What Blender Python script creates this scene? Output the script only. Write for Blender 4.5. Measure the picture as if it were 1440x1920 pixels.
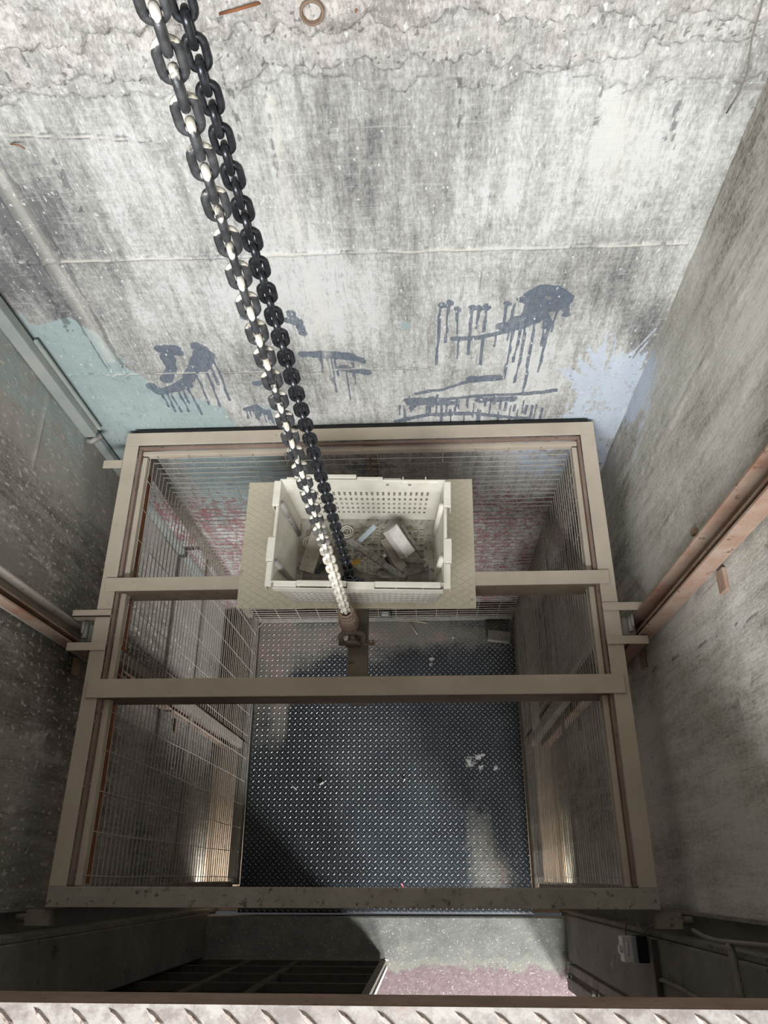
import bpy, bmesh, math, random
import numpy as np
from mathutils import Vector, Matrix, noise as mnoise
random.seed(7); rng = np.random.default_rng(7)
scn = bpy.context.scene
for o in list(bpy.data.objects): bpy.data.objects.remove(o)

# ------------------------------------------------------------------ camera
F_PX = 1422.12
CAM = Vector((0.25396, 0.0, 2.68961))
RW = Matrix(((0.9987031, 0.0020770, -0.0508697),
             (-0.0202402, -0.9006186, -0.4341387),
             (-0.0467159, 0.4346053, -0.8994086)))      # world -> camera (x right, y down, z forward)
cd = bpy.data.cameras.new('camera'); cam = bpy.data.objects.new('camera', cd); scn.collection.objects.link(cam)
cd.sensor_fit = 'HORIZONTAL'; cd.sensor_width = 36.0; cd.lens = 36.0 * F_PX / 1440.0
cd.clip_start = 0.02; cd.clip_end = 50
r0, r1, r2 = RW[0], RW[1], RW[2]
cam.matrix_world = Matrix(((r0[0], -r1[0], -r2[0], CAM.x), (r0[1], -r1[1], -r2[1], CAM.y),
                           (r0[2], -r1[2], -r2[2], CAM.z), (0, 0, 0, 1)))
scn.camera = cam
# ------------------------------------------------------------------ world, daylight, exposure
w = bpy.data.worlds.new('world'); scn.world = w; w.use_nodes = True
w.node_tree.nodes['Background'].inputs[0].default_value = (0.80, 0.88, 1.0, 1)
w.node_tree.nodes['Background'].inputs[1].default_value = 0.06
def area(name, loc, target, sx, sy, power, col, spread=180):
    ld = bpy.data.lights.new(name, 'AREA'); ld.shape = 'RECTANGLE'; ld.size = sx; ld.size_y = sy
    ld.energy = power; ld.color = col; ld.spread = math.radians(spread)
    o = bpy.data.objects.new(name, ld); scn.collection.objects.link(o); o.location = loc
    o.rotation_euler = (Vector(target) - Vector(loc)).to_track_quat('-Z', 'Y').to_euler(); return o
# daylight of the upper landing, coming in behind the camera
area('landing_daylight', (-0.15, -2.35, 3.19), (0.12, 1.3, 0.2), 2.6, 1.0, 285, (0.985, 0.99, 1.0))
# daylight of the lower landing, low from the right outside the half open gate
area('lower_daylight', (2.75, -3.3, -1.0), (0.2, 0.3, -2.35), 0.6, 0.5, 300, (0.98, 0.99, 1.0))
area('lower_daylight', (1.25, -3.7, -0.7), (0.4, 0.3, -2.35), 1.1, 1.0, 180, (0.98, 0.99, 1.0))
# lamps added under the lift to brighten the pit strips beside the floor plate
area('pit_fill_lamp', (-1.02, -0.05, -2.38), (-1.04, 0.6, -2.58), 0.16, 0.06, 1.5, (1.0, 0.95, 0.88))
area('pit_fill_lamp', (1.0, -0.05, -2.38), (1.02, 0.6, -2.58), 0.16, 0.06, 1.3, (1.0, 0.9, 0.75))
vs = scn.view_settings
vs.view_transform = 'Standard'; vs.look = 'None'; vs.exposure = 0.08; vs.gamma = 1.0; vs.use_curve_mapping = False

# ------------------------------------------------------------------ helpers
def ray(u, v):
    return RW.transposed() @ Vector(((u - 720) / F_PX, (v - 960) / F_PX, 1.0))
def onz(u, v, z):
    d = ray(u, v); return CAM + d * ((z - CAM.z) / d.z)
def ony(u, v, Y):
    d = ray(u, v); return CAM + d * ((Y - CAM.y) / d.y)
def onx(u, v, X):
    d = ray(u, v); return CAM + d * ((X - CAM.x) / d.x)

class NT:
    def __init__(s, name):
        s.m = bpy.data.materials.new(name); s.m.use_nodes = True
        s.t = s.m.node_tree; s.t.nodes.clear()
        s.out = s.t.nodes.new('ShaderNodeOutputMaterial'); s.b = s.t.nodes.new('ShaderNodeBsdfPrincipled')
        s.t.links.new(s.b.outputs[0], s.out.inputs[0])
        s.g = s.t.nodes.new('ShaderNodeNewGeometry').outputs['Position']
    def L(s, a, i):
        if hasattr(a, 'is_output'): s.t.links.new(a, i)
        else:
            if isinstance(a, (tuple, list)) and len(a) == 3 and len(i.default_value) == 4: a = (*a, 1)
            i.default_value = a
    def map(s, scale=(1, 1, 1), rot=(0, 0, 0)):
        n = s.t.nodes.new('ShaderNodeMapping'); s.L(s.g, n.inputs[0])
        n.inputs['Scale'].default_value = scale; n.inputs['Rotation'].default_value = rot; return n.outputs[0]
    def noise(s, scale, vec=None, detail=4, rough=.6, dist=0):
        n = s.t.nodes.new('ShaderNodeTexNoise'); s.L(vec or s.g, n.inputs['Vector'])
        n.inputs['Scale'].default_value = scale; n.inputs['Detail'].default_value = detail
        n.inputs['Roughness'].default_value = rough; n.inputs['Distortion'].default_value = dist; return n.outputs[0]
    def vor(s, scale, vec=None):
        n = s.t.nodes.new('ShaderNodeTexVoronoi'); s.L(vec or s.g, n.inputs['Vector']); n.inputs['Scale'].default_value = scale
        return n.outputs[0]
    def ramp(s, f, a, b, c0=(0, 0, 0), c1=(1, 1, 1)):
        n = s.t.nodes.new('ShaderNodeMapRange'); s.L(f, n.inputs[0]); n.inputs[1].default_value = a; n.inputs[2].default_value = b
        return n.outputs[0]
    def mix(s, f, a, b, mode='MIX'):
        n = s.t.nodes.new('ShaderNodeMix'); n.data_type = 'RGBA'; n.blend_type = mode
        s.L(f, n.inputs[0]); s.L(a, n.inputs[6]); s.L(b, n.inputs[7]); return n.outputs[2]
    def math(s, op, a, b=0.0):
        n = s.t.nodes.new('ShaderNodeMath'); n.operation = op; s.L(a, n.inputs[0]); s.L(b, n.inputs[1]); n.use_clamp = False
        return n.outputs[0]
    def attr(s, name):
        n = s.t.nodes.new('ShaderNodeAttribute'); n.attribute_name = name
        sp = s.t.nodes.new('ShaderNodeSeparateColor'); s.t.links.new(n.outputs['Color'], sp.inputs[0])
        return [*sp.outputs, n.outputs['Alpha']]
    def xyz(s):
        n = s.t.nodes.new('ShaderNodeSeparateXYZ'); s.L(s.g, n.inputs[0]); return n.outputs
    def fin(s, col, rough=.8, metal=0, bump=None, bs=.3, bd=.01, spec=.3):
        s.L(col, s.b.inputs['Base Color']); s.L(rough, s.b.inputs['Roughness']); s.L(metal, s.b.inputs['Metallic'])
        s.b.inputs['Specular IOR Level'].default_value = spec
        if bump is not None:
            n = s.t.nodes.new('ShaderNodeBump'); s.L(bump, n.inputs['Height']); n.inputs['Strength'].default_value = bs
            n.inputs['Distance'].default_value = bd; s.t.links.new(n.outputs[0], s.b.inputs['Normal'])
        return s.m

def worn(name, c1, c2, spots=(.1, .08, .06), spot_amt=.62, scale=6, rough=.8, metal=0, bs=.25, dust=None, spec=.3):
    """worn, dusty paint or metal: two mottled tones, darker spots, fine bump"""
    t = NT(name)
    a = t.noise(scale, detail=6, rough=.65); c = t.mix(t.ramp(a, .35, .65), c1, c2)
    b = t.noise(scale * 5, detail=5, rough=.7); c = t.mix(t.ramp(b, spot_amt, spot_amt + .08), c, spots)
    if dust:
        d = t.noise(scale * 1.7, detail=7, rough=.75); c = t.mix(t.ramp(d, dust[1], dust[1] + .1), c, dust[0])
    h = t.noise(scale * 18, detail=4)
    return t.fin(c, rough, metal, h, bs, .004, spec)

def concrete(name, dark, mid, light, kind):
    """cast concrete with lime streaks, flecks and, from the painted masks, old paint, plaster, stains"""
    t = NT(name)
    big = t.noise(1.6, detail=5, rough=.6)
    streak = t.noise(1.0, t.map((22, 22, 2.2)), detail=9, rough=.72)
    fine = t.noise(130, t.map((1, 1, .42)), detail=6, rough=.75)
    cross = t.noise(1.0, t.map((14, 14, 60)), detail=7, rough=.75)
    brush = t.noise(1.0, t.map((40, 40, 8)), detail=8, rough=.8, dist=.4)
    k = t.math('ADD', t.math('MULTIPLY', big, .34), t.math('MULTIPLY', streak, .46))
    k = t.math('ADD', k, t.math('MULTIPLY', brush, .28))
    k = t.math('ADD', k, t.math('MULTIPLY', t.math('SUBTRACT', fine, .5), .46))
    k = t.math('ADD', k, t.math('MULTIPLY', t.math('SUBTRACT', cross, .5), .20))
    P = t.attr('paint'); W_ = t.attr('wear')
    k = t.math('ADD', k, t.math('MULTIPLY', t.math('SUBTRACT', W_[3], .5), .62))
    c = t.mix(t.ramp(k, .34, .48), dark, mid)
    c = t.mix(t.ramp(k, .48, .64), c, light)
    # trowelled scratches
    sc = t.noise(1, t.map((9, 9, 170), (0, 0, 0)), detail=3, rough=.6); c = t.mix(t.math('MULTIPLY', t.ramp(sc, .60, .70), .35), c, light)
    sv = t.noise(1, t.map((150, 150, 3.0)), detail=4, rough=.7); c = t.mix(t.math('MULTIPLY', t.ramp(sv, .58, .70), .45), c, light)
    sd = t.noise(1, t.map((120, 120, 4.5)), detail=5, rough=.7); c = t.mix(t.math('MULTIPLY', t.ramp(sd, .60, .72), .55), c, dark)
    # plaster smears
    pl = t.noise(14, detail=6, rough=.7)
    plc = t.mix(t.ramp(t.math('ADD', t.math('MULTIPLY', pl, .5), t.math('MULTIPLY', fine, .5)), .43, .56), (.30, .28, .26), (.64, .61, .57))
    c = t.mix(W_[0], c, plc)
    br = t.noise(55, t.map((1, 1, .4)), detail=5, rough=.8)
    def masked(m, lo=.38):
        x = t.math('ADD', m, t.math('MULTIPLY', t.math('SUBTRACT', br, .5), .9)); return t.ramp(x, lo, lo + .22)
    # teal, white-blue, slate and red paint
    c = t.mix(t.math('MULTIPLY', masked(P[1]), .85), c, (.36, .46, .46))
    mb2 = t.math('ADD', P[2], t.math('ADD', t.math('MULTIPLY', t.math('SUBTRACT', br, .5), 1.5), t.math('MULTIPLY', t.math('SUBTRACT', sv, .5), .9)))
    c = t.mix(t.math('MULTIPLY', t.ramp(mb2, .42, .62), .82), c, (.58, .66, .76))
    bk = t.math('MULTIPLY', t.ramp(t.noise(70, t.map((1, 1, 1.6)), detail=2), .70, .72), P[2]); c = t.mix(bk, c, (.10, .10, .12))
    c = t.mix(t.math('MULTIPLY', t.ramp(t.math('ADD', P[0], t.math('MULTIPLY', t.math('SUBTRACT', br, .5), 1.1)), .42, .60), t.math('ADD', .55, t.math('MULTIPLY', t.ramp(fine, .35, .6), .42))), c, (.105, .135, .18))
    rn = t.noise(34, detail=6, rough=.85, dist=.6)
    rp = t.math('MULTIPLY', t.ramp(t.math('ADD', rn, t.math('MULTIPLY', P[3], .28)), .68, .72), t.ramp(P[3], .05, .3))
    c = t.mix(t.math('MULTIPLY', rp, .8), c, (.30, .075, .07))
    # flecks thrown on the wall
    f1 = t.noise(75 if kind != 'left' else 58, t.map((1, 1, .5)), detail=2, rough=.5)
    fz = t.noise(2.3, detail=3)
    f1 = t.math('ADD', f1, t.math('MULTIPLY', fz, .10))
    lo = .755 if kind == 'right' else (.672 if kind == 'left' else .715)
    c = t.mix(t.math('MULTIPLY', t.ramp(f1, lo, lo + .03), .8), c, (.72, .74, .72) if kind != 'left' else (.62, .58, .52))
    # stains and cracks
    c = t.mix(t.math('MULTIPLY', masked(W_[1], .42), .62), c, (.085, .088, .092))
    c = t.mix(t.math('MULTIPLY', W_[2], .8), c, (.72, .69, .62))
    h = t.math('ADD', t.math('MULTIPLY', fine, .6), t.math('MULTIPLY', t.math('ADD', sv, sc), .35))
    return t.fin(c, .85, 0, h, .45, .008, .2)

class MB:
    def __init__(s): s.v = []; s.f = []; s.sm = []
    def add(s, vs, fs, M=None, smooth=False):
        n = len(s.v)
        s.v += [tuple(M @ Vector(p)) if M else tuple(p) for p in vs]
        s.f += [tuple(n + i for i in f) for f in fs]; s.sm += [smooth] * len(fs); return s
    def box(s, x0, x1, y0, y1, z0, z1, M=None):
        return s.add([(x, y, z) for z in (z0, z1) for y in (y0, y1) for x in (x0, x1)],
                     [(0, 2, 3, 1), (4, 5, 7, 6), (0, 1, 5, 4), (2, 6, 7, 3), (0, 4, 6, 2), (1, 3, 7, 5)], M)
    def tube(s, pts, r, seg=8, closed=False, caps=True, M=None):
        pts = [Vector(p) for p in pts]; n = len(pts); vs = []; up = None
        rr = r if isinstance(r, (list, tuple)) else [r] * n
        for i, p in enumerate(pts):
            a = pts[(i - 1) % n] if (closed or i > 0) else p; b = pts[(i + 1) % n] if (closed or i < n - 1) else p
            t = (b - a).normalized()
            if up is None:
                up = Vector((0, 0, 1)) if abs(t.z) < .9 else Vector((1, 0, 0))
            s1 = t.cross(up).normalized(); up = s1.cross(t).normalized()
            for k in range(seg):
                an = 2 * math.pi * k / seg; vs.append(p + (s1 * math.cos(an) + up * math.sin(an)) * rr[i])
        fs = []
        for i in range(n if closed else n - 1):
            j = (i + 1) % n
            for k in range(seg):
                fs.append((i * seg + k, i * seg + (k + 1) % seg, j * seg + (k + 1) % seg, j * seg + k))
        if not closed and caps: fs += [tuple(range(seg))[::-1], tuple((n - 1) * seg + k for k in range(seg))]
        return s.add(vs, fs, M, True)
    def lathe(s, prof, seg=24, M=None):
        vs = []; n = len(prof)
        for r, z in prof:
            for k in range(seg): a = 2 * math.pi * k / seg; vs.append((r * math.cos(a), r * math.sin(a), z))
        fs = [(i * seg + k, i * seg + (k + 1) % seg, (i + 1) * seg + (k + 1) % seg, (i + 1) * seg + k) for i in range(n - 1) for k in range(seg)]
        return s.add(vs, fs, M, True)
    def prism(s, poly, z0, z1, M=None):
        n = len(poly)
        vs = [(x, y, z0) for x, y in poly] + [(x, y, z1) for x, y in poly]
        fs = [tuple(range(n))[::-1], tuple(range(n, 2 * n))] + [(i, (i + 1) % n, n + (i + 1) % n, n + i) for i in range(n)]
        return s.add(vs, fs, M)
    def build(s, name, mat, parent=None, bevel=0, loc=None):
        me = bpy.data.meshes.new(name); me.from_pydata(s.v, [], s.f); me.materials.append(mat)
        me.polygons.foreach_set('use_smooth', s.sm); me.update()
        bm = bmesh.new(); bm.from_mesh(me); bmesh.ops.recalc_face_normals(bm, faces=bm.faces); bm.to_mesh(me); bm.free()
        o = bpy.data.objects.new(name, me); scn.collection.objects.link(o)
        if parent: o.parent = parent; o.matrix_parent_inverse = Matrix.Translation(parent.location).inverted() if parent.rotation_euler.z == 0 else parent.matrix_world.inverted()
        if bevel:
            b = o.modifiers.new('bevel', 'BEVEL'); b.width = bevel; b.segments = 2; b.limit_method = 'ANGLE'; b.harden_normals = False
        return o
def tag(o, label=None, cat=None, group=None, kind=None):
    for k, v in (('label', label), ('category', cat), ('group', group), ('kind', kind)):
        if v: o[k] = v
    return o
def thing(name, loc, label, cat, group=None):
    o = bpy.data.objects.new(name, None); o.empty_display_size = .05; scn.collection.objects.link(o); o.location = loc
    return tag(o, label, cat, group)
def frame_on(p, d, up=(0, 0, 1)):
    """matrix with z along d at p"""
    d = Vector(d).normalized(); u = Vector(up)
    if abs(d.dot(u)) > .95: u = Vector((0, 1, 0))
    x = u.cross(d).normalized(); y = d.cross(x)
    return Matrix(((x.x, y.x, d.x, p[0]), (x.y, y.y, d.y, p[1]), (x.z, y.z, d.z, p[2]), (0, 0, 0, 1)))

# ------------------------------------------------------------------ materials
M = {}
M['cage'] = worn('dusty_cream_paint', (.47, .405, .325), (.55, .48, .39), (.27, .21, .16), .66, 5, .85)
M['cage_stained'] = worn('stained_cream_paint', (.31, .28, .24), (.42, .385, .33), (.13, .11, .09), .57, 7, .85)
M['cage_dark'] = worn('dusty_grey_paint', (.20, .175, .14), (.30, .265, .215), (.09, .07, .06), .58, 5, .85)
M['cage_inner'] = worn('brown_primer', (.21, .145, .115), (.28, .205, .165), (.12, .07, .05), .6, 7, .85)
M['beam_web'] = worn('shaded_beam_brown', (.135, .105, .07), (.19, .155, .11), (.09, .05, .03), .6, 6, .85)  # brown darkened to carry the shade on the web below the dusty flange
M['rust'] = worn('orange_rust', (.33, .13, .055), (.24, .10, .05), (.10, .05, .03), .6, 9, .9)
M['rail'] = worn('rusty_rail', (.27, .15, .10), (.36, .28, .22), (.14, .08, .06), .6, 6, .75, .1)
M['rail_grey'] = worn('dusty_rail', (.30, .27, .23), (.38, .34, .29), (.2, .12, .09), .6, 6, .8)
M['wire'] = worn('galvanised_wire', (.42, .395, .34), (.54, .515, .46), (.24, .20, .16), .62, 30, .65)
M['plate_dust'] = worn('dusty_tread_plate', (.50, .455, .345), (.57, .525, .41), (.33, .29, .22), .66, 4, .9)
M['crate_base'] = worn('dirty_base_plastic', (.27, .255, .22), (.42, .40, .35), (.14, .12, .1), .55, 12, .8)
M['crate'] = worn('dusty_white_plastic', (.58, .555, .475), (.70, .68, .60), (.42, .38, .31), .68, 9, .65)
M['crate_dirt'] = worn('scuffed_grey_plastic', (.22, .21, .20), (.34, .32, .29), (.1, .09, .08), .58, 14, .7)
M['dirt'] = worn('dirt', (.13, .12, .10), (.24, .22, .19), (.05, .045, .04), .55, 14, .95)
M['wood'] = worn('dusty_wood', (.26, .23, .19), (.36, .33, .28), (.12, .1, .08), .6, 16, .9)
M['slat'] = worn('grey_slat', (.19, .18, .155), (.30, .28, .25), (.10, .09, .08), .52, 30, .9)
M['block'] = worn('pale_block', (.42, .41, .39), (.62, .60, .56), (.30, .28, .25), .6, 18, .9)
M['steel'] = worn('brown_steel', (.26, .18, .13), (.33, .25, .19), (.12, .09, .07), .6, 12, .7, .2)
M['gate'] = worn('dark_gate_paint', (.075, .065, .055), (.11, .095, .08), (.05, .04, .04), .6, 8, .85)
M['track'] = worn('grey_track', (.19, .17, .14), (.28, .255, .22), (.08, .07, .06), .58, 10, .8)
M['black'] = worn('black_plastic', (.012, .012, .013), (.02, .02, .022), (.04, .04, .04), .7, 12, .6)
M['switch_white'] = worn('bright_white_plastic', (.80, .80, .78), (.86, .86, .84), (.6, .58, .55), .7, 12, .5)
M['white'] = worn('white_plastic', (.62, .62, .60), (.72, .72, .70), (.4, .38, .35), .68, 12, .6)
M['cable'] = worn('grey_cable', (.20, .18, .16), (.26, .24, .21), (.1, .09, .08), .6, 12, .8)
M['bluegrey'] = worn('blue_grey_plastic', (.35, .41, .45), (.42, .48, .52), (.25, .3, .33), .68, 12, .6)
M['yellow'] = worn('yellow_leaf', (.60, .38, .06), (.50, .28, .05), (.2, .12, .04), .6, 30, .8)
M['pink'] = worn('pink_scrap', (.75, .28, .38), (.65, .22, .3), (.4, .1, .15), .7, 12, .7)
M['straw'] = worn('straw', (.50, .43, .32), (.58, .50, .38), (.3, .25, .18), .7, 20, .85)
M['galv'] = worn('grey_bracket', (.30, .29, .27), (.40, .39, .36), (.2, .18, .15), .6, 9, .6, .3)

t = NT('dark_chain_steel')       # tail chain: oiled dark steel
c = t.mix(t.ramp(t.noise(60, detail=4), .45, .7), (.055, .060, .070), (.12, .13, .145)); M['chain_dark'] = t.fin(c, .30, .75, t.noise(300), .15, .001, .5)
t = NT('dusty_chain_steel')      # load chain: lime dust caked in the joints, all white low down
z = t.xyz()[2]
zz = t.math('ADD', z, t.math('MULTIPLY', t.math('SUBTRACT', t.noise(9, detail=3), .5), .5))
low = t.math('SUBTRACT', 1.0, t.ramp(zz, .55, .95))
up_ = NT.math
n = t.t.nodes.new('ShaderNodeNewGeometry'); sx = t.t.nodes.new('ShaderNodeSeparateXYZ'); t.t.links.new(n.outputs['Normal'], sx.inputs[0])
cake = t.math('ADD', t.math('MULTIPLY', t.ramp(sx.outputs[2], .05, .45), .34), t.math('MULTIPLY', t.noise(45, detail=3), .62))
dst = t.math('ADD', t.math('MULTIPLY', t.ramp(cake, .57, .64), .95), low)
dst = t.ramp(dst, 0, 1)
c = t.mix(t.ramp(t.noise(50), .4, .7), (.055, .058, .062), (.12, .125, .13))
c = t.mix(dst, c, t.mix(t.ramp(t.noise(40), .4, .6), (.62, .57, .47), (.74, .71, .64)))
M['chain_dusty'] = t.fin(c, t.math('ADD', .42, t.math('MULTIPLY', dst, .45)), t.math('SUBTRACT', .5, t.math('MULTIPLY', dst, .5)), t.noise(220), .3, .002, .4)

t = NT('floor_tread_plate')      # dark blue-black tread plate, dusty at the back and edges
P = t.attr('dust')
nn = t.noise(3.2, detail=8, rough=.7); n2 = t.noise(26, detail=6, rough=.8)
k = t.math('ADD', P[0], t.math('MULTIPLY', t.math('SUBTRACT', t.math('ADD', t.math('MULTIPLY', nn, .7), t.math('MULTIPLY', n2, .6)), .65), 1.5))
c = t.mix(t.ramp(nn, .35, .65), (.030, .035, .041), (.060, .070, .078))
c = t.mix(t.ramp(k, .35, .85), c, (.27, .255, .22))
pk = t.noise(5, detail=3); c = t.mix(t.math('MULTIPLY', t.ramp(k, .6, .9), t.ramp(pk, .5, .6)), c, (.36, .27, .235))
wh = t.math('ADD', P[1], t.math('MULTIPLY', t.math('SUBTRACT', t.noise(48, detail=4, rough=.8), .5), 3.2)); wh = t.math('MULTIPLY', wh, t.ramp(P[1], .05, .3)); c = t.mix(t.ramp(wh, .6, .75), c, (.70, .70, .68))
c = t.mix(t.ramp(t.noise(90, detail=2), .745, .765), c, (.55, .56, .56))
M['floor_plate'] = t.fin(c, .55, 0, n2, .3, .003, .35)
t = NT('worn_lugs')
nn = t.noise(5, detail=5, rough=.7)
c = t.mix(t.ramp(nn, .35, .7), (.24, .27, .29), (.50, .53, .54)); M['lug'] = t.fin(c, .38, .45, None, spec=.5)

t = NT('landing_tread_plate')
nn = t.noise(24, detail=6, rough=.75); c = t.mix(t.ramp(nn, .4, .6), (.22, .195, .18), (.38, .36, .335))
c = t.mix(t.ramp(t.noise(12, detail=5), .55, .7), c, (.27, .215, .19)); M['slab_plate'] = t.fin(c, .55, .1, nn, .3, .004, .4)
M['lug_pale'] = worn('worn_pale_lug', (.30, .25, .22), (.45, .41, .38), (.18, .12, .09), .55, 20, .5, .1)
M['slab_edge'] = worn('brown_edge', (.20, .135, .10), (.28, .195, .15), (.10, .07, .05), .6, 14, .85)

C_DARK, C_MID, C_LIGHT = (.155, .160, .158), (.365, .362, .345), (.67, .68, .66)
M['w_back'] = concrete('concrete_back', C_DARK, C_MID, C_LIGHT, 'back')
M['w_right'] = concrete('concrete_right', (.135, .12, .09), (.43, .41, .36), (.66, .64, .59), 'right')
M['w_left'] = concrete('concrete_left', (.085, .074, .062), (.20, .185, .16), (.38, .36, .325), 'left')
M['w_dim'] = worn('plain_concrete', (.17, .16, .135), (.25, .235, .205), (.09, .08, .07), .6, 3, .9, 0, .4, dust=((.40, .37, .33), .62))
M['w_pit'] = worn('pale_pit_concrete', (.52, .44, .34), (.60, .48, .38), (.3, .22, .17), .58, 8, .9)
M['duct'] = worn('teal_render', (.31, .35, .335), (.40, .41, .385), (.25, .2, .16), .68, 5, .85, dust=((.5, .5, .47), .6))
t = NT('landing_floor_concrete')   # grey sill near the lift, worn pink paint beyond it
x, y, z = t.xyz()[:3]
nn = t.noise(9, detail=6, rough=.7); n3 = t.noise(40, detail=4, rough=.7); sp = t.noise(110, detail=2)
g = t.mix(t.ramp(nn, .35, .65), (.22, .228, .21), (.33, .33, .30)); pkc = t.mix(t.ramp(n3, .4, .65), (.285, .205, .212), (.36, .285, .288))
edge = t.math('ADD', y, t.math('MULTIPLY', t.math('SUBTRACT', nn, .5), .22))
pf = t.math('SUBTRACT', 1.0, t.ramp(edge, -.475, -.455)); c = t.mix(pf, g, pkc)
c = t.mix(t.ramp(nn, .60, .64), c, (.35, .335, .285)); rg = t.math('SUBTRACT', 1.0, t.ramp(t.math('ABSOLUTE', t.math('ADD', edge, .44)), .012, .03)); c = t.mix(t.math('MULTIPLY', rg, .8), c, (.37, .355, .30))
c = t.mix(t.ramp(sp, .655, .68), c, (.78, .72, .68))
M['landing_floor'] = t.fin(c, .85, 0, t.math('ADD', n3, nn), .35, .005, .2)

# ------------------------------------------------------------------ numpy noise, walls as fine relief grids
def vnoise(x, y, seed=0):
    xi = np.floor(x).astype(int); yi = np.floor(y).astype(int); xf = x - xi; yf = y - yi
    def h(a, b):
        n_ = (a * 374761393 + b * 668265263 + seed * 1274126177) & 0x7fffffff
        n_ = ((n_ ^ (n_ >> 13)) * 1274126177) & 0x7fffffff
        return ((n_ ^ (n_ >> 16)) & 0xffff) / 65535.0
    u_ = xf * xf * (3 - 2 * xf); v_ = yf * yf * (3 - 2 * yf)
    return (h(xi, yi) * (1 - u_) + h(xi + 1, yi) * u_) * (1 - v_) + (h(xi, yi + 1) * (1 - u_) + h(xi + 1, yi + 1) * u_) * v_
def fbm(x, y, o=5, seed=0, g=.5):
    s = 0; a = 1; tt = 0
    for i in range(o): s = s + a * vnoise(x * 2 ** i, y * 2 ** i, seed + i * 17); tt += a; a *= g
    return s / tt
def sstep(a, b, x_):
    t_ = np.clip((x_ - a) / (b - a), 0, 1); return t_ * t_ * (3 - 2 * t_)
def segdist(A, B, pts):
    """distance of the grid points (A,B) to a polyline"""
    d = np.full(A.shape, 1e9)
    for (x0, y0), (x1, y1) in zip(pts[:-1], pts[1:]):
        dx, dy = x1 - x0, y1 - y0; L2 = dx * dx + dy * dy + 1e-12
        t_ = np.clip(((A - x0) * dx + (B - y0) * dy) / L2, 0, 1)
        d = np.minimum(d, np.hypot(A - x0 - t_ * dx, B - y0 - t_ * dy))
    return d
def gridwall(name, a0, a1, b0, b1, step, fn, place, mat, flip):
    na = int((a1 - a0) / step) + 1; nb = int((b1 - b0) / step) + 1
    A, B = np.meshgrid(np.linspace(a0, a1, na), np.linspace(b0, b1, nb), indexing='ij')
    H, paint, wear = fn(A, B); X, Y, Z = place(A, B, H)
    co = np.stack([X, Y, Z], -1).reshape(-1, 3)
    i = np.arange(na * nb).reshape(na, nb)
    q = np.stack([i[:-1, :-1], i[1:, :-1], i[1:, 1:], i[:-1, 1:]], -1).reshape(-1, 4)
    if flip: q = q[:, ::-1]
    me = bpy.data.meshes.new(name); me.vertices.add(len(co)); me.vertices.foreach_set('co', co.ravel().astype(np.float32))
    me.loops.add(q.size); me.loops.foreach_set('vertex_index', q.ravel().astype(np.int32))
    me.polygons.add(len(q)); me.polygons.foreach_set('loop_start', np.arange(0, q.size, 4, dtype=np.int32))
    me.update(calc_edges=True); me.polygons.foreach_set('use_smooth', np.ones(len(q), bool)); me.materials.append(mat)
    for nm, arr in (('paint', paint), ('wear', wear)):
        at = me.attributes.new(nm, 'FLOAT_COLOR', 'POINT'); at.data.foreach_set('color', np.clip(arr, 0, 1).reshape(-1).astype(np.float32))
    o = bpy.data.objects.new(name, me); scn.collection.objects.link(o); o['kind'] = 'structure'; return o

XL, XR, YB, YF, ZF = -1.14, 1.105, 1.72, -.10, -2.347
PIT = -2.62
def bw(u, v): p = ony(u, v, YB); return (p.x, p.z)

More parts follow.
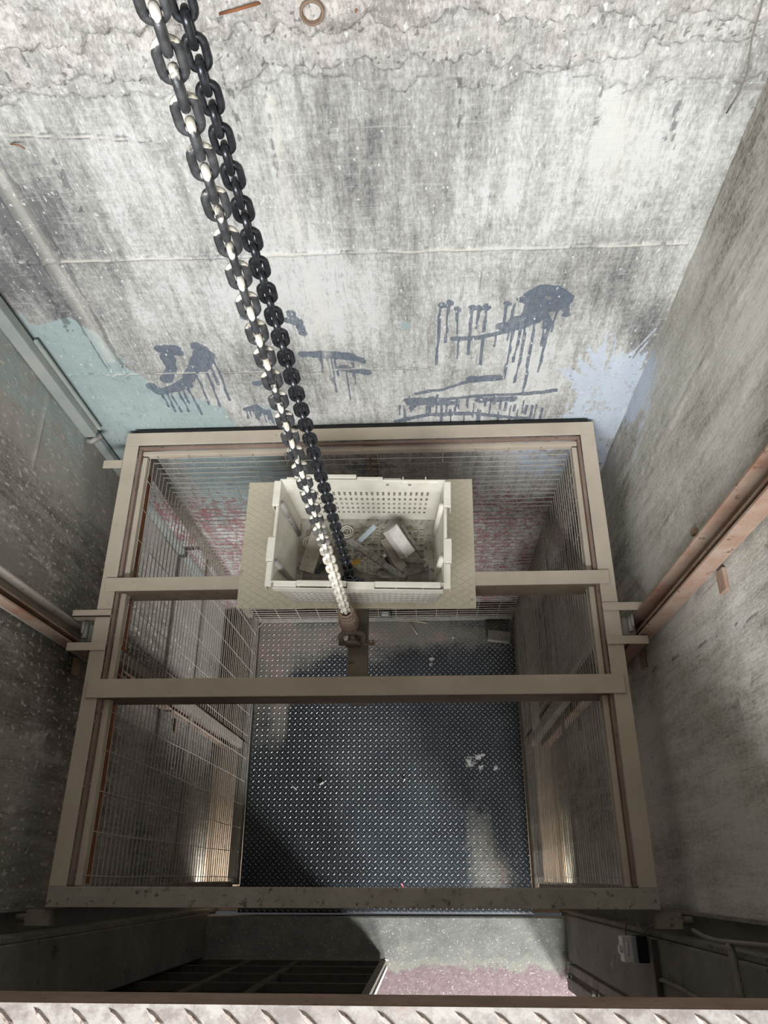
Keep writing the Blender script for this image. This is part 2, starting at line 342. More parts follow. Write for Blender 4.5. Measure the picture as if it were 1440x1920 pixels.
def back_fn(A, B):
    n1 = fbm(A * 6, B * 6, 5, 1); n2 = fbm(A * 22, B * 22, 4, 5); n3 = fbm(A * 60, B * 60, 3, 9)
    H = (n1 - .5) * .006 + (n2 - .5) * .002
    Z4 = lambda: np.zeros(A.shape + (4,))
    paint, wear = Z4(), Z4()
    # layers of thick rough plaster near the top, with torn lower edges
    def layer(vpx, amp, thick, seed, upto=None):
        e = bw(0, vpx)[1] + 0 * A
        z0 = np.interp(A, [bw(0, vpx[0])[0], bw(720, vpx[1])[0], bw(1440, vpx[2])[0]], [bw(0, vpx[0])[1], bw(720, vpx[1])[1], bw(1440, vpx[2])[1]]) if isinstance(vpx, tuple) else e
        ed = z0 + (fbm(A * 5, A * 0 + seed, 5, seed, .6) - .5) * amp
        ed = ed + (fbm(A * 30, B * 30, 3, seed + 3) - .5) * .03
        return sstep(-.004, .004, B - ed) * thick
    l1 = layer_(A, B, (190, 160, 130), .10, .009, 31); l2 = layer_(A, B, (165, 110, 70), .12, .016, 47); l3 = layer_(A, B, (60, 22, -5), .12, .020, 63)
    H = H + l1 + l2 + l3
    rough = sstep(0, .006, l2) * (fbm(A * 35, B * 35, 4, 71, .65) - .5)
    H = H + rough * .018 + sstep(0, .01, l3) * (fbm(A * 18, B * 28, 5, 81, .7) - .5) * .03
    wear[..., 0] = np.clip(sstep(0, .006, l1) * .35 + sstep(0, .008, l2) * .35 * (n2 > .42) + sstep(0, .01, l3) * .3, 0, .95) * (.55 + .45 * sstep(.35, .6, n1))
    crack = np.exp(-np.abs(fbm(A * 7, B * 14, 5, 91, .6) - .5) / .006) * sstep(0, .008, l2)
    edge_ = (np.exp(-((l2 / .016 - .25) / .2) ** 2) + np.exp(-((l3 / .020 - .25) / .2) ** 2) + .5 * np.exp(-((l1 / .009 - .25) / .2) ** 2)) * (n2 > .47)
    wear[..., 1] += edge_ * .75 + crack * .8 + sstep(.66, .75, fbm(A * 130, B * 30, 4, 95)) * sstep(0, .006, l2) * .6
    # lift joints of the formwork
    for (p, q, thick, ww) in (((0, 492), (1290, 455), .008, .0055), ((120, 703), (800, 690), .004, .003), ((0, 250), (300, 262), .003, .003)):
        a, b = bw(*p), bw(*q)
        d = segdist(A, B + (fbm(A * 12, A * 0, 3, 7) - .5) * .012, [a, b])
        H += np.exp(-(d / ww) ** 2) * thick
        wear[..., 2] += np.exp(-(d / ww) ** 2) * (fbm(A * 9, B * 3, 3, 12) > .44) * .9
        wear[..., 1] += np.exp(-((d - .006) / .003) ** 2) * .25
    # vertical seam with a brown ridge at the left
    sx = bw(200, 640)[0]
    for dx in (0, .05): H += np.exp(-((A - sx + dx) / .006) ** 2) * .010 * (B > .35)
    wear[..., 2] += np.exp(-((A - sx + .02) / .022) ** 2) * .5 * (B > .45); wear[..., 1] += np.exp(-((A - sx - .010 + (n1 - .5) * .02) / .004) ** 2) * .8 * (B > .42) + np.exp(-((A - sx + .055) / .004) ** 2) * .5 * (B > .42)
    # brushed light areas and dark worn areas: coarse tonal map
    tone = (fbm(A * 4.5, B * 2.6, 5, 21) - .5) * 1.2
    def blob(u, v, ru, rv, amt):
        c0 = bw(u, v); return amt * np.exp(-(((A - c0[0]) / ru) ** 2 + ((B - c0[1]) / rv) ** 2))
    for bl in ((900, 300, .22, .30, .3), (1130, 280, .13, .32, .35), (1000, 380, .15, .2, .3), (620, 560, .16, .2, .35), (230, 330, .2, .2, .35), (560, 380, .07, .35, .35),
               (130, 380, .10, .22, -.55), (40, 420, .1, .2, -.9), (130, 590, .12, .16, -.9), (30, 520, .1, .1, -.6), (400, 700, .25, .2, -.35), (1250, 420, .08, .3, -.3), (680, 250, .18, .3, -.25), (1210, 620, .06, .2, -.5)):
        tone = tone + blob(*bl)
    # bottom behind the cage: darker, pink and red
        wear[..., 3] = np.clip(tone * .4 + .5, 0, 1)
    # teal patch left
    pe = fbm(A * 8, B * 8, 4, 33)
    def poly_mask(pts, soft=.02):
        ins = np.zeros(A.shape, bool); n_ = len(pts)
        for i_ in range(n_):
            x0, y0 = pts[i_]; x1, y1 = pts[(i_ + 1) % n_]
            c_ = ((y0 > B) != (y1 > B)) & (A < (x1 - x0) * (B - y0) / (y1 - y0 + 1e-12) + x0); ins ^= c_
        d = segdist(A, B, list(pts) + [pts[0]]); return np.where(ins, sstep(0, soft, d) * .5 + .5, .5 - .5 * sstep(0, soft, d))
    tl = poly_mask([bw(*p) for p in ((15, 580), (60, 615), (130, 600), (195, 645), (230, 690), (330, 740), (420, 770), (440, 815), (215, 890), (150, 800), (60, 680))], .035)
    paint[..., 1] = np.clip(tl * 1.15 + (pe - .5) * 1.2 + (n2 - .5) * .9, 0, 1) * (tl > .02)
    for (u, v, r) in ((330, 780, .12), (500, 770, .05), (760, 610, .03), (480, 620, .03)):
        c0 = bw(u, v); paint[..., 1] = np.maximum(paint[..., 1], np.exp(-((A - c0[0]) ** 2 + (B - c0[1]) ** 2) / r ** 2) * .75 * (pe > .45))
    # white-blue burst in the right corner
    c0 = bw(1130, 730); dx, dz = A - c0[0], B - c0[1]; rad = np.hypot(dx, dz * .75); ang = np.arctan2(dz, dx)
    rays = .5 + .5 * fbm(ang * 9 + 20, rad * 2, 3, 44); reach = .085 + .16 * np.clip(rays - .55, 0, 1) * 3.2 * np.clip(np.sin(ang) + .35, 0, 1)
    bb = 1 - sstep(.75, 1.15, rad / reach)
    low2 = poly_mask([bw(*p) for p in ((1040, 800), (1080, 740), (1110, 690), (1190, 660), (1190, 900), (1050, 900))], .05)
    paint[..., 2] = np.clip(np.maximum(bb, low2 * .9) - (n2 > .66) * .4, 0, 1)
    for (u0, v0, u1, v1) in ((1130, 700, 1137, 622), (1145, 700, 1155, 628), (1150, 700, 1230, 615), (1165, 700, 1215, 640), (1120, 710, 1085, 670), (1110, 720, 1045, 690), (1130, 700, 1100, 655)):
        paint[..., 2] = np.maximum(paint[..., 2], (1 - sstep(.002, .006, segdist(A, B, [bw(u0, v0), bw(u1, v1)]))) * .85)
    # behind the cage: big pale-blue area at right
    paint[..., 2] = np.maximum(paint[..., 2], poly_mask([(.62, -.02), (1.05, -.02), (1.05, -.55), (.70, -.5)], .08) * .8 * (n2 < .6))
    paint[..., 1] = np.maximum(paint[..., 1], poly_mask([(-.86, -.02), (-.35, -.02), (-.3, -.75), (-.86, -1.0)], .1) * .8)
    # slate paint strokes with runs
    sl = np.zeros(A.shape)
    def stroke(pts, wpx, rag=.35):
        q = [bw(*p) for p in pts]; r = wpx * 1.2 / 470.0
        d = segdist(A, B, q); r_ = r * (1 + (fbm(A * 14, B * 40, 4, int(wpx) + 3) - .5) * 2 * rag)
        return np.clip(1 - sstep(r_ * .75, r_ * 1.15, d), 0, 1)
    def run(u, v, length, wpx=2.4):
        a = bw(u, v); q = [a]; x_ = a[0]; z_ = a[1]; n_ = max(2, int(length / 14))
        for i_ in range(n_):
            x_ += random.uniform(-.003, .003); z_ -= length / 430.0 / n_; q.append((x_, z_))
        return 1 - sstep(wpx / 470 * .7, wpx / 470 * 1.3, segdist(A, B, q))
    S = []
    S += [stroke([(990, 560), (1010, 545), (1040, 545), (1058, 562)], 12), stroke([(1000, 575), (1050, 570)], 13), stroke([(985, 600), (1012, 565)], 12), stroke([(1055, 560), (1062, 590)], 6, .6)]
    S += [stroke([(965, 602), (1000, 598)], 11), stroke([(850, 634), (900, 632), (945, 622), (990, 608)], 5), stroke([(940, 612), (985, 605)], 8), stroke([(1020, 590), (1030, 610)], 7, .5)]
    for (u, v) in ((828, 570), (842, 565), (857, 578), (885, 575), (897, 576), (912, 573), (950, 567), (975, 560)): S.append(stroke([(u, v), (u + 3, v + 3)], 4.5))
    for (u, v, l) in ((826, 572, 140), (842, 567, 90), (857, 580, 60), (884, 578, 60), (899, 577, 45), (912, 575, 55), (950, 570, 50), (965, 570, 80), (860, 634, 50), (880, 634, 40), (905, 632, 70), (930, 626, 30), (962, 612, 130), (1003, 600, 190), (985, 605, 150), (1032, 605, 120), (1022, 600, 60), (1045, 580, 50), (975, 608, 90)): S.append(run(u, v, l))
    S += [stroke([(780, 738), (830, 730), (880, 715), (935, 705)], 4, .8), stroke([(885, 712), (935, 707)], 8, .6)]
    S += [stroke([(762, 750), (840, 748), (900, 742), (990, 738), (1040, 732)], 4.5, .8), stroke([(770, 755), (850, 755)], 8, .6), stroke([(745, 790), (800, 778), (880, 775), (990, 785)], 5, .7), stroke([(900, 750), (960, 748)], 7, .7)]
    for i_ in range(34): S.append(run(750 + i_ * 8 + random.uniform(-3, 3), 750 + random.uniform(-10, 25), random.uniform(20, 55), 2.2))
    S += [stroke([(310, 655), (330, 655)], 9), stroke([(312, 668), (322, 690), (312, 712)], 10), stroke([(285, 725), (300, 735), (330, 727), (350, 715), (362, 690), (378, 655)], 10), stroke([(370, 650), (390, 665), (380, 690)], 10), stroke([(335, 725), (352, 722)], 8), stroke([(300, 655), (335, 662)], 8)]
    for (u, v, l) in ((300, 735, 45), (312, 735, 60), (320, 735, 60), (335, 732, 65), (350, 725, 85), (365, 700, 90), (385, 690, 110), (393, 680, 60), (397, 670, 120), (343, 730, 40)): S.append(run(u, v, l))
    S += [stroke([(570, 665), (610, 665), (655, 668)], 8, .6), stroke([(610, 663), (680, 675)], 7, .7), stroke([(545, 590), (560, 605), (568, 625)], 7, .6), stroke([(535, 600), (560, 610)], 5, .6), stroke([(455, 595), (480, 600)], 5, .7), stroke([(640, 690), (690, 700)], 8, .8)]
    for (u, v, l) in ((612, 670, 70), (620, 670, 95), (628, 670, 50), (600, 670, 40), (660, 680, 60), (648, 690, 90)): S.append(run(u, v, l, 1.8))
    S += [stroke([(462, 768), (480, 762), (500, 775)], 6, .6), stroke([(480, 720), (500, 715)], 5, .7)]
    for i_ in range(8): S.append(run(462 + i_ * 6, 768, random.uniform(20, 50), 2))
    for s_ in S: sl = np.maximum(sl, s_)
    sl = np.maximum(sl, sstep(.56, .64, fbm(A * 3, B * 8, 4, 51)) * (poly_mask([(-.3, .0), (.8, .0), (.8, -.45), (-.3, -.5)], .1) > .5) * .6)
    paint[..., 0] = sl
    # red and pink spots low down
    rd = sstep(.36, .12, B) * .10 + sstep(.0, -.1, B) * .22 + sstep(-.45, -.8, B) * .35
    paint[..., 3] = rd
    # black vertical cracks / dark runs
    for (u0, v0, u1, v1, wd) in ((95, 285, 150, 395, .006), (1275, 190, 1250, 260, .004), (1130, 130, 1120, 230, .004), (800, 460, 805, 500, .002), (1260, 230, 1265, 280, .003), (860, 140, 862, 240, .003), (430, 160, 450, 260, .004), (500, 165, 520, 330, .003), (90, 540, 130, 620, .01), (0, 420, 60, 520, .01)):
        d = segdist(A + (fbm(B * 40, A * 40, 3, 3) - .5) * .012, B, [bw(u0, v0), bw(u1, v1)])
        wear[..., 1] = np.maximum(wear[..., 1], (1 - sstep(wd, wd * 2.5, d)) * sstep(.45, .6, fbm(A * 110, B * 50, 3, 8)) * .8)
    # pale vertical lime washes
    for (u0, v0, u1, v1, wd, am) in ((505, 180, 560, 450, .012, .6), (520, 300, 540, 440, .008, .5), (600, 550, 625, 780, .014, .45), (575, 500, 600, 640, .01, .4), (1170, 200, 1150, 330, .05, .35)):
        d = segdist(A, B, [bw(u0, v0), bw(u1, v1)]); wear[..., 2] = np.maximum(wear[..., 2], (1 - sstep(wd * .4, wd * 1.6, d)) * am * (.5 + .5 * (n3 > .45)))
    return H, paint, wear
def layer_(A, B, vpx, amp, thick, seed):
    za = np.interp(A, [bw(0, vpx[0])[0], bw(720, vpx[1])[0], bw(1440, vpx[2])[0]], [bw(0, vpx[0])[1], bw(720, vpx[1])[1], bw(1440, vpx[2])[1]])
    ed = za + (fbm(A * 5 + seed, A * 0 + seed, 5, seed, .62) - .5) * amp + (fbm(A * 26, B * 18, 4, seed + 3, .6) - .5) * .085
    return sstep(-.004, .004, B - ed) * thick
# front-facing back wall; upper part plain
gridwall('wall_back', XL - .02, XR + .02, -2.5, 1.86, .006, back_fn, lambda A, B, H: (A, YB - H, B), M['w_back'], False)

def right_fn(A, B):      # A = Y, B = Z
    H = (fbm(A * 5, B * 5, 5, 101) - .5) * .012 + (fbm(A * 30, B * 30, 3, 105) - .5) * .002
    paint = np.zeros(A.shape + (4,)); wear = np.zeros(A.shape + (4,))
    c0 = (1.72, .22); r = np.hypot((A - c0[0]) / .34, (B - c0[1]) / .42)
    paint[..., 2] = np.clip(1.1 - r + (fbm(A * 20, B * 3, 4, 107) - .5) * .9, 0, .85)
    tone = (fbm(A * 2.4, B * 1.7, 5, 111) - .5) * 1.3
    wear[..., 3] = np.clip(tone * .5 + .5, 0, 1)
    for (p, q, wd, th) in (((1.40, 1.6), (1.36, -.3), .004, .006), ((.55, .55), (.42, -.75), .004, .005), ((1.15, 1.2), (1.10, .2), .005, .004)):
        d = segdist(A + (fbm(B * 20, A * 5, 3, 113) - .5) * .03, B, [p, q]); e = np.exp(-(d / wd) ** 2)
        H += e * th; wear[..., 2] += e * .5 * (fbm(A * 30, B * 14, 3, 117) > .45)
    def rw(u, v): p = onx(u, v, XR); return (p.y, p.z)
    for (u0, v0, u1, v1, wd, am, ch) in ((1190, 1275, 1440, 1140, .004, .8, 1), (1230, 1540, 1440, 1500, .02, .35, 2), (1290, 1500, 1440, 1460, .03, .25, 2), (1350, 1290, 1420, 1270, .012, .8, 2), (1330, 1310, 1400, 1320, .01, .7, 2), (1345, 1380, 1420, 1360, .012, .5, 3), (1210, 1160, 1330, 1440, .003, .4, 1)):
        d = segdist(A, B, [rw(u0, v0), rw(u1, v1)]); msk = (1 - sstep(wd * .5, wd * 1.8, d)) * am * (fbm(A * 40, B * 20, 4, 119) > .46)
        if ch == 3: paint[..., 3] = np.maximum(paint[..., 3], msk)
        else: wear[..., ch] = np.maximum(wear[..., ch], msk)
    paint[..., 3] = np.maximum(paint[..., 3], .25 * np.exp(-((A - .25) / .2) ** 2 - ((B + .1) / .25) ** 2))
    rs = random.Random(5)
    for i_ in range(60):
        y0_, z0_ = rs.uniform(-.1, 1.7), rs.uniform(-.4, 1.7); L_ = rs.uniform(.08, .4); an = rs.uniform(1.2, 1.75)
        d = segdist(A, B, [(y0_, z0_), (y0_ + L_ * math.cos(an), z0_ + L_ * math.sin(an))]); e = np.exp(-(d / rs.uniform(.004, .014)) ** 2) * (fbm(A * 40, B * 14, 3, 200 + i_) > .45)
        if i_ % 3: wear[..., 2] = np.maximum(wear[..., 2], e * rs.uniform(.2, .6))
        else: wear[..., 1] = np.maximum(wear[..., 1], e * .45)
        H += e * .0015
    bh = sstep(.54, .7, fbm(A * 4, B * 60, 4, 123)) * sstep(.2, -.5, B) * .5; wear[..., 1] = np.maximum(wear[..., 1], bh)
    return H, paint, wear
gridwall('wall_right', YF, YB + .02, -2.5, 1.9, .012, right_fn, lambda A, B, H: (XR - H, A, B), M['w_right'], False)

def left_fn(A, B):
    H = (fbm(A * 5, B * 5, 5, 131) - .5) * .012 + (fbm(A * 30, B * 30, 3, 135) - .5) * .003
    paint = np.zeros(A.shape + (4,)); wear = np.zeros(A.shape + (4,))
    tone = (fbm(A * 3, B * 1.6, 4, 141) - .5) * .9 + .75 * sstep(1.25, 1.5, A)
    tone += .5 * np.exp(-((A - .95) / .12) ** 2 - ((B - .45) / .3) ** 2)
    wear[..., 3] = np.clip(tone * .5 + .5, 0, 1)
    def lw(u, v): p = onx(u, v, XL); return (p.y, p.z)
    for (u0, v0, u1, v1, wd, th) in ((90, 740, 60, 880, .005, .006), (0, 950, 110, 1090, .004, .002)):
        d = segdist(A + (fbm(B * 20, A * 9, 3, 143) - .5) * .015, B, [lw(u0, v0), lw(u1, v1)]); e = np.exp(-(d / wd) ** 2)
        H += e * th; wear[..., 2] += e * .6
    for (u0, v0, u1, v1, wd, am) in ((85, 1035, 95, 1075, .012, .9), (55, 1370, 95, 1380, .03, .7), (60, 1420, 110, 1420, .02, .6), (5, 1510, 25, 1520, .012, .7), (100, 1340, 70, 1400, .02, .5)):
        d = segdist(A, B, [lw(u0, v0), lw(u1, v1)]); m_ = (1 - sstep(wd * .4, wd * 1.8, d)) * am * (fbm(A * 45, B * 20, 4, 149) > .5)
        wear[..., 2] = np.maximum(wear[..., 2], m_ * .8); paint[..., 3] = np.maximum(paint[..., 3], m_ * .4)
    paint[..., 1] = np.clip(sstep(1.38, 1.55, A + (fbm(A * 8, B * 4, 3, 151) - .5) * .3) * .5 * sstep(-.3, .1, B), 0, 1)
    return H, paint, wear
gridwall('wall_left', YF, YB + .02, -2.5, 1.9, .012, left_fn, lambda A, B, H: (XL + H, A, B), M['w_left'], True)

def struct(name, mb, mat, bevel=0):
    o = mb.build(name, mat, bevel=bevel); o['kind'] = 'structure'; return o
ZS, ZC = 1.215, 3.9      # upper landing slab, ceiling
YS = -.19                # inner face of the front wall
# the shaft above and outside the detailed walls
struct('wall_back', MB().box(XL - .2, XR + .2, YB + .03, YB + .18, PIT, ZC).box(XL - .2, XR + .2, YB + .001, YB + .03, 1.85, ZC).box(XL - .2, XR + .2, YB + .001, YB + .03, PIT, -2.49), M['w_dim'])
struct('wall_right', MB().box(XR + .025, XR + .2, YF - .1, YB + .18, PIT, ZC).box(XR, XR + .03, YF, YB, 1.89, ZC), M['w_dim'])
struct('wall_left', MB().box(XL - .2, XL - .025, YF - .1, YB + .18, PIT, ZC).box(XL - .03, XL, YF, YB, 1.89, ZC), M['w_dim'])
struct('wall_right', MB().box(XR - .01, XR + .2, YF, YB, PIT, -2.495), M['w_pit'])
struct('wall_left', MB().box(XL - .2, XL + .01, YF, YB, PIT, -2.495), M['w_pit'])
struct('ceiling', MB().box(XL - .4, XR + .6, -3.4, YB + .2, ZC, ZC + .15), M['w_dim'])
struct('floor', MB().box(XL - .2, XR + .2, YS, YB + .18, PIT - .15, PIT), M['w_pit'])
# front wall below the landing slab: recess in the corners, jambs, lintel high under the slab
struct('wall_front', MB().box(XL - .2, XL + .07, YS - .02, YF - .07, PIT, 1.08).box(XL - .25, -1.055, -.42, YS, ZF - .05, 1.08), M['w_dim'], .006)
struct('wall_front', MB().box(XR - .03, XR + .2, YS - .02, YF - .07, PIT, 1.08).box(1.05, XR + .25, -.42, YS, ZF - .05, 1.08), M['w_dim'], .006)
# lower landing: floor with sill, far walls
struct('floor', MB().box(-1.3, 3.6, -4.2, YS - .012, ZF - .2, ZF - .012), M['landing_floor'], .008)
struct('wall_front', MB().box(XL - .45, XR + 2.4, -.80, -.66, -.80, 1.08), M['w_dim'])      # unseen header added to keep lower daylight off the cross beams
# upper landing room behind the camera
struct('wall_left', MB().box(XL - .45, XL - .3, -3.4, YF, 1.22, ZC), M['w_dim'])
struct('wall_right', MB().box(XR + .5, XR + .65, -3.4, YF, 1.22, ZC), M['w_dim'])
struct('wall_left', MB().box(XL - .45, XL, -.26, YF, ZS, ZC), M['w_dim'])
struct('wall_right', MB().box(XR, XR + .65, -.26, YF, ZS, ZC), M['w_dim'])

# ------------------------------------------------------------------ landing slab edge: tread plate with a brown steel lip
slab = thing('landing_edge', (0, YS - .3, ZS), 'pale worn tread plate landing edge with brown steel lip along the bottom of the photo', 'landing floor')
MB().box(XL - .1, XR + .1, -3.4, YS, ZS - .006, ZS).build('tread_plate', M['slab_plate'], slab)
MB().box(XL - .1, XR + .1, YS - .01, YS + .002, ZS - .125, ZS - .002).build('steel_lip', M['slab_edge'], slab, .002)
MB().box(XL - .1, XR + .1, -3.4, YS - .01, 1.088, ZS - .006).build('concrete_slab', M['w_dim'], slab)
def lug_template(L, Wd, Hh, seg=6):
    pts = []
    for k in range(seg): a = 2 * math.pi * k / seg; pts.append((math.cos(a) * L / 2, math.sin(a) * Wd / 2, 0))
    top = [(p[0] * .6, p[1] * .35, Hh) for p in pts]
    vs = pts + top; fs = [(k, (k + 1) % seg, seg + (k + 1) % seg, seg + k) for k in range(seg)] + [tuple(range(seg, 2 * seg))]
    return vs, fs
def lugs(x0, x1, y0, y1, z, pitch, L, Wd, Hh, mat, parent, ang=45):
    mb = MB(); vs, fs = lug_template(L, Wd, Hh); j = 0; yy = y0 + pitch / 4
    while yy < y1 - pitch / 8:
        xx = x0 + pitch / 2 + (pitch / 2 if j % 2 else 0); i = 0
        while xx < x1 - pitch / 8:
            a = math.radians(ang if j % 2 else -ang)
            ca, sa = math.cos(a), math.sin(a)
            mb.add([(xx + ca * p[0] - sa * p[1], yy + sa * p[0] + ca * p[1], z + p[2]) for p in vs], fs)
            xx += pitch; i += 1
        yy += pitch / 2; j += 1
    me = bpy.data.meshes.new('tread_lugs'); me.from_pydata(mb.v, [], mb.f); me.materials.append(mat)
    o = bpy.data.objects.new('tread_lugs', me); scn.collection.objects.link(o)
    o['kind'] = 'stuff'; o.parent = parent; o.matrix_parent_inverse = Matrix.Translation(parent.location).inverted(); return o
lugs(XL - .05, XR + .05, -.804, YS - .005, ZS, .064, .052, .012, .0045, M['lug_pale'], slab, 40)

# ------------------------------------------------------------------ the lift cage
cage = thing('lift_cage', (0, .80, ZF), 'open topped steel lift cage with wire mesh sides and dark tread plate floor', 'lift')
HX, Y0, Y1 = .975, -.087, 1.694
def part(name, mb, mat, bevel=.002, parent=None): return mb.build(name, mat, parent or cage, bevel)
T = .006
part('top_bar', MB().box(-HX, HX, Y1 - .06, Y1, -T, 0).box(-HX, HX, Y1 - T, Y1, -.06, -T), M['cage'])
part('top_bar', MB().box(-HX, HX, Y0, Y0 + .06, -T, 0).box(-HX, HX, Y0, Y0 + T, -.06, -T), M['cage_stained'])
for s in (-1, 1):
    a, b = sorted((s * HX, s * (HX - .058))); c, d = sorted((s * HX, s * (HX - T)))
    part('top_bar', MB().box(a, b, Y0 + .0601, Y1 - .0601, -T, 0).box(c, d, Y0 + .06, Y1 - .06, -.06, -T), M['cage'])
# brown inner upstand, then a lower cream panel rail
part('inner_rail', MB().box(-.915, .915, Y1 - .0745, Y1 - .062, -.026, -.008), M['cage_inner'])
part('panel_rail', MB().box(-.905, .905, Y1 - .094, Y1 - .075, -.06, -.028), M['cage'])
for s in (-1, 1):
    for (xa, xb, za, zb, mt, nm) in ((.903, .915, -.026, -.008, 'cage_inner', 'inner_rail'), (.882, .902, -.065, -.028, 'cage', 'panel_rail')):
        a, b = sorted((s * xa, s * xb)); part(nm, MB().box(a, b, Y0 + .062, Y1 - (.076 if nm == 'inner_rail' else .104), za, zb), M[mt])
# posts
for s in (-1, 1):
    for yy in (Y0 + .045, .777, Y1 - .045):
        a, b = sorted((s * .955, s * .915)); part('post', MB().box(a, b, yy - .022, yy + .022, ZF, -.061), M['cage_dark'])
    # rust coloured side rail behind the mesh
    a, b = sorted((s * .965, s * .957)); part('side_rail', MB().box(a, b, Y0 + .03, Y1 - .03, -.30, -.26), M['rust'])
    a, b = sorted((s * .965, s * .957)); part('side_rail', MB().box(a, b, Y0 + .03, Y1 - .03, -1.32, -1.27), M['cage_dark'])
    # diagonal flat brace
part('post', MB().box(.02, .08, Y1 - .03, Y1 - .005, ZF, -.061), M['cage_dark'])
# meshes: dense horizontal wires, widely spaced vertical wires
def wire(mb, p, q, r=.0016, seg=5): mb.tube([p, q], r, seg, caps=False)
ZT, ZB = -.05, ZF + .05
def wav(i): return random.uniform(-.002, .002)
def mesh_panel(axis, const, a0, a1, name='wire_mesh'):
    mb = MB(); z = ZT
    while z > ZB:
        n = 5; pts = []
        for k in range(n + 1):
            u_ = a0 + (a1 - a0) * k / n; zz_ = z + random.uniform(-.0022, .0022); cc = const + random.uniform(-.0015, .0015)
            pts.append((cc, u_, zz_) if axis == 'x' else (u_, cc, zz_))
        mb.tube(pts, .0021, 4, caps=False); z -= .0445
    u_ = a0 + .03
    while u_ < a1:
        pts = [((const + .003, u_ + random.uniform(-.003, .003), ZT + .02 - (ZT - ZB) * k / 6) if axis == 'x' else (u_ + random.uniform(-.003, .003), const - .003, ZT + .02 - (ZT - ZB) * k / 6)) for k in range(7)]
        mb.tube(pts, .0017, 4, caps=False); u_ += .135
    o = part(name, mb, M['wire'], 0); return o
for s in (-1, 1):
    mesh_panel('x', s * .878, Y0 + .06, .77); mesh_panel('x', s * .878, .785, Y1 - .09)
mesh_panel('y', Y1 - .097, -.875, .045); mesh_panel('y', Y1 - .097, .055, .875)
# floor plate, its frame and kick boards
FX = .872
def floor_grid():
    n = 180; me = bpy.data.meshes.new('floor_plate'); xs = np.linspace(-FX, FX, n); ys = np.linspace(Y0 - .098, Y1 - .05, n)
    X, Y = np.meshgrid(xs, ys, indexing='ij'); co = np.stack([X, Y, np.full(X.shape, ZF)], -1).reshape(-1, 3)
    i = np.arange(n * n).reshape(n, n); q = np.stack([i[:-1, :-1], i[1:, :-1], i[1:, 1:], i[:-1, 1:]], -1).reshape(-1, 4)
    me.vertices.add(len(co)); me.vertices.foreach_set('co', co.ravel()); me.loops.add(q.size); me.loops.foreach_set('vertex_index', q.ravel().astype(np.int32))
    me.polygons.add(len(q)); me.polygons.foreach_set('loop_start', np.arange(0, q.size, 4, dtype=np.int32)); me.update(calc_edges=True)
    D = np.zeros(X.shape + (4,)); D[..., 3] = 1
    def fz(u, v): p = onz(u, v, ZF); return p.x, p.y
    def blob(u, v, ru, rv, a): c_ = fz(u, v); return a * np.exp(-((X - c_[0]) / ru) ** 2 - ((Y - c_[1]) / rv) ** 2)
    d = .05 + .55 * sstep(-FX + .28, -FX + .12, X) * sstep(.5, .9, Y) + .55 * sstep(1.2, 1.5, Y)
    for bl in ((560, 1230, .25, .2, .5), (530, 1340, .06, .25, .6), (900, 1560, .12, .25, .65), (930, 1640, .15, .12, .6), (740, 1180, .25, .12, .5), (700, 1240, .1, .1, .3), (820, 1190, .35, .05, .3)): d = d + blob(*bl)
    for bl in ((760, 1400, .35, .2, -.1), (560, 1420, .08, .1, -.2)): d = d + blob(*bl)
    D[..., 0] = d
    wt = np.zeros(X.shape)
    for (u, v, r) in ((880, 1430, .035), (895, 1420, .03), (900, 1440, .025), (930, 1438, .022), (810, 1235, .02), (808, 1245, .016), (850, 1196, .014), (905, 1415, .016)):
        wt = np.maximum(wt, blob(u, v, r, r, 1.0))
    D[..., 1] = wt
    at = me.attributes.new('dust', 'FLOAT_COLOR', 'POINT'); at.data.foreach_set('color', np.clip(D, 0, 1).reshape(-1).astype(np.float32))
    me.materials.append(M['floor_plate']); o = bpy.data.objects.new('floor_plate', me); scn.collection.objects.link(o)
    o.parent = cage; o.matrix_parent_inverse = Matrix.Translation(cage.location).inverted()
    sd = o.modifiers.new('solid', 'SOLIDIFY'); sd.thickness = .006; sd.offset = -1
floor_grid()
lugs(-FX, FX, Y0 - .098, Y1 - .055, ZF, .0355, .020, .0060, .0016, M['lug'], cage, 42)
part('floor_edge', MB().box(-FX, FX, Y0 - .1, Y0 - .094, ZF - .05, ZF - .001), M['galv'], .001)
part('floor_frame', MB().box(-.95, .95, Y1 - .06, Y1 - .02, ZF - .08, ZF - .01).box(-.95, .95, Y0, Y0 + .04, ZF - .08, ZF - .01)
     .box(-.95, -.91, Y0 + .05, Y1 - .07, ZF - .08, ZF - .01).box(.91, .95, Y0 + .05, Y1 - .07, ZF - .08, ZF - .01), M['cage_dark'])
part('kick_board', MB().box(-.905, -.875, Y0 + .05, Y1 - .06, ZF, ZF + .035), M['slat'])
part('kick_board', MB().box(.876, .892, Y0 + .02, Y1 - .07, ZF, ZF + .12), M['cage_dark'])
part('kick_board', MB().box(-.87, .87, Y1 - .10, Y1 - .075, ZF, ZF + .06), M['slat'])
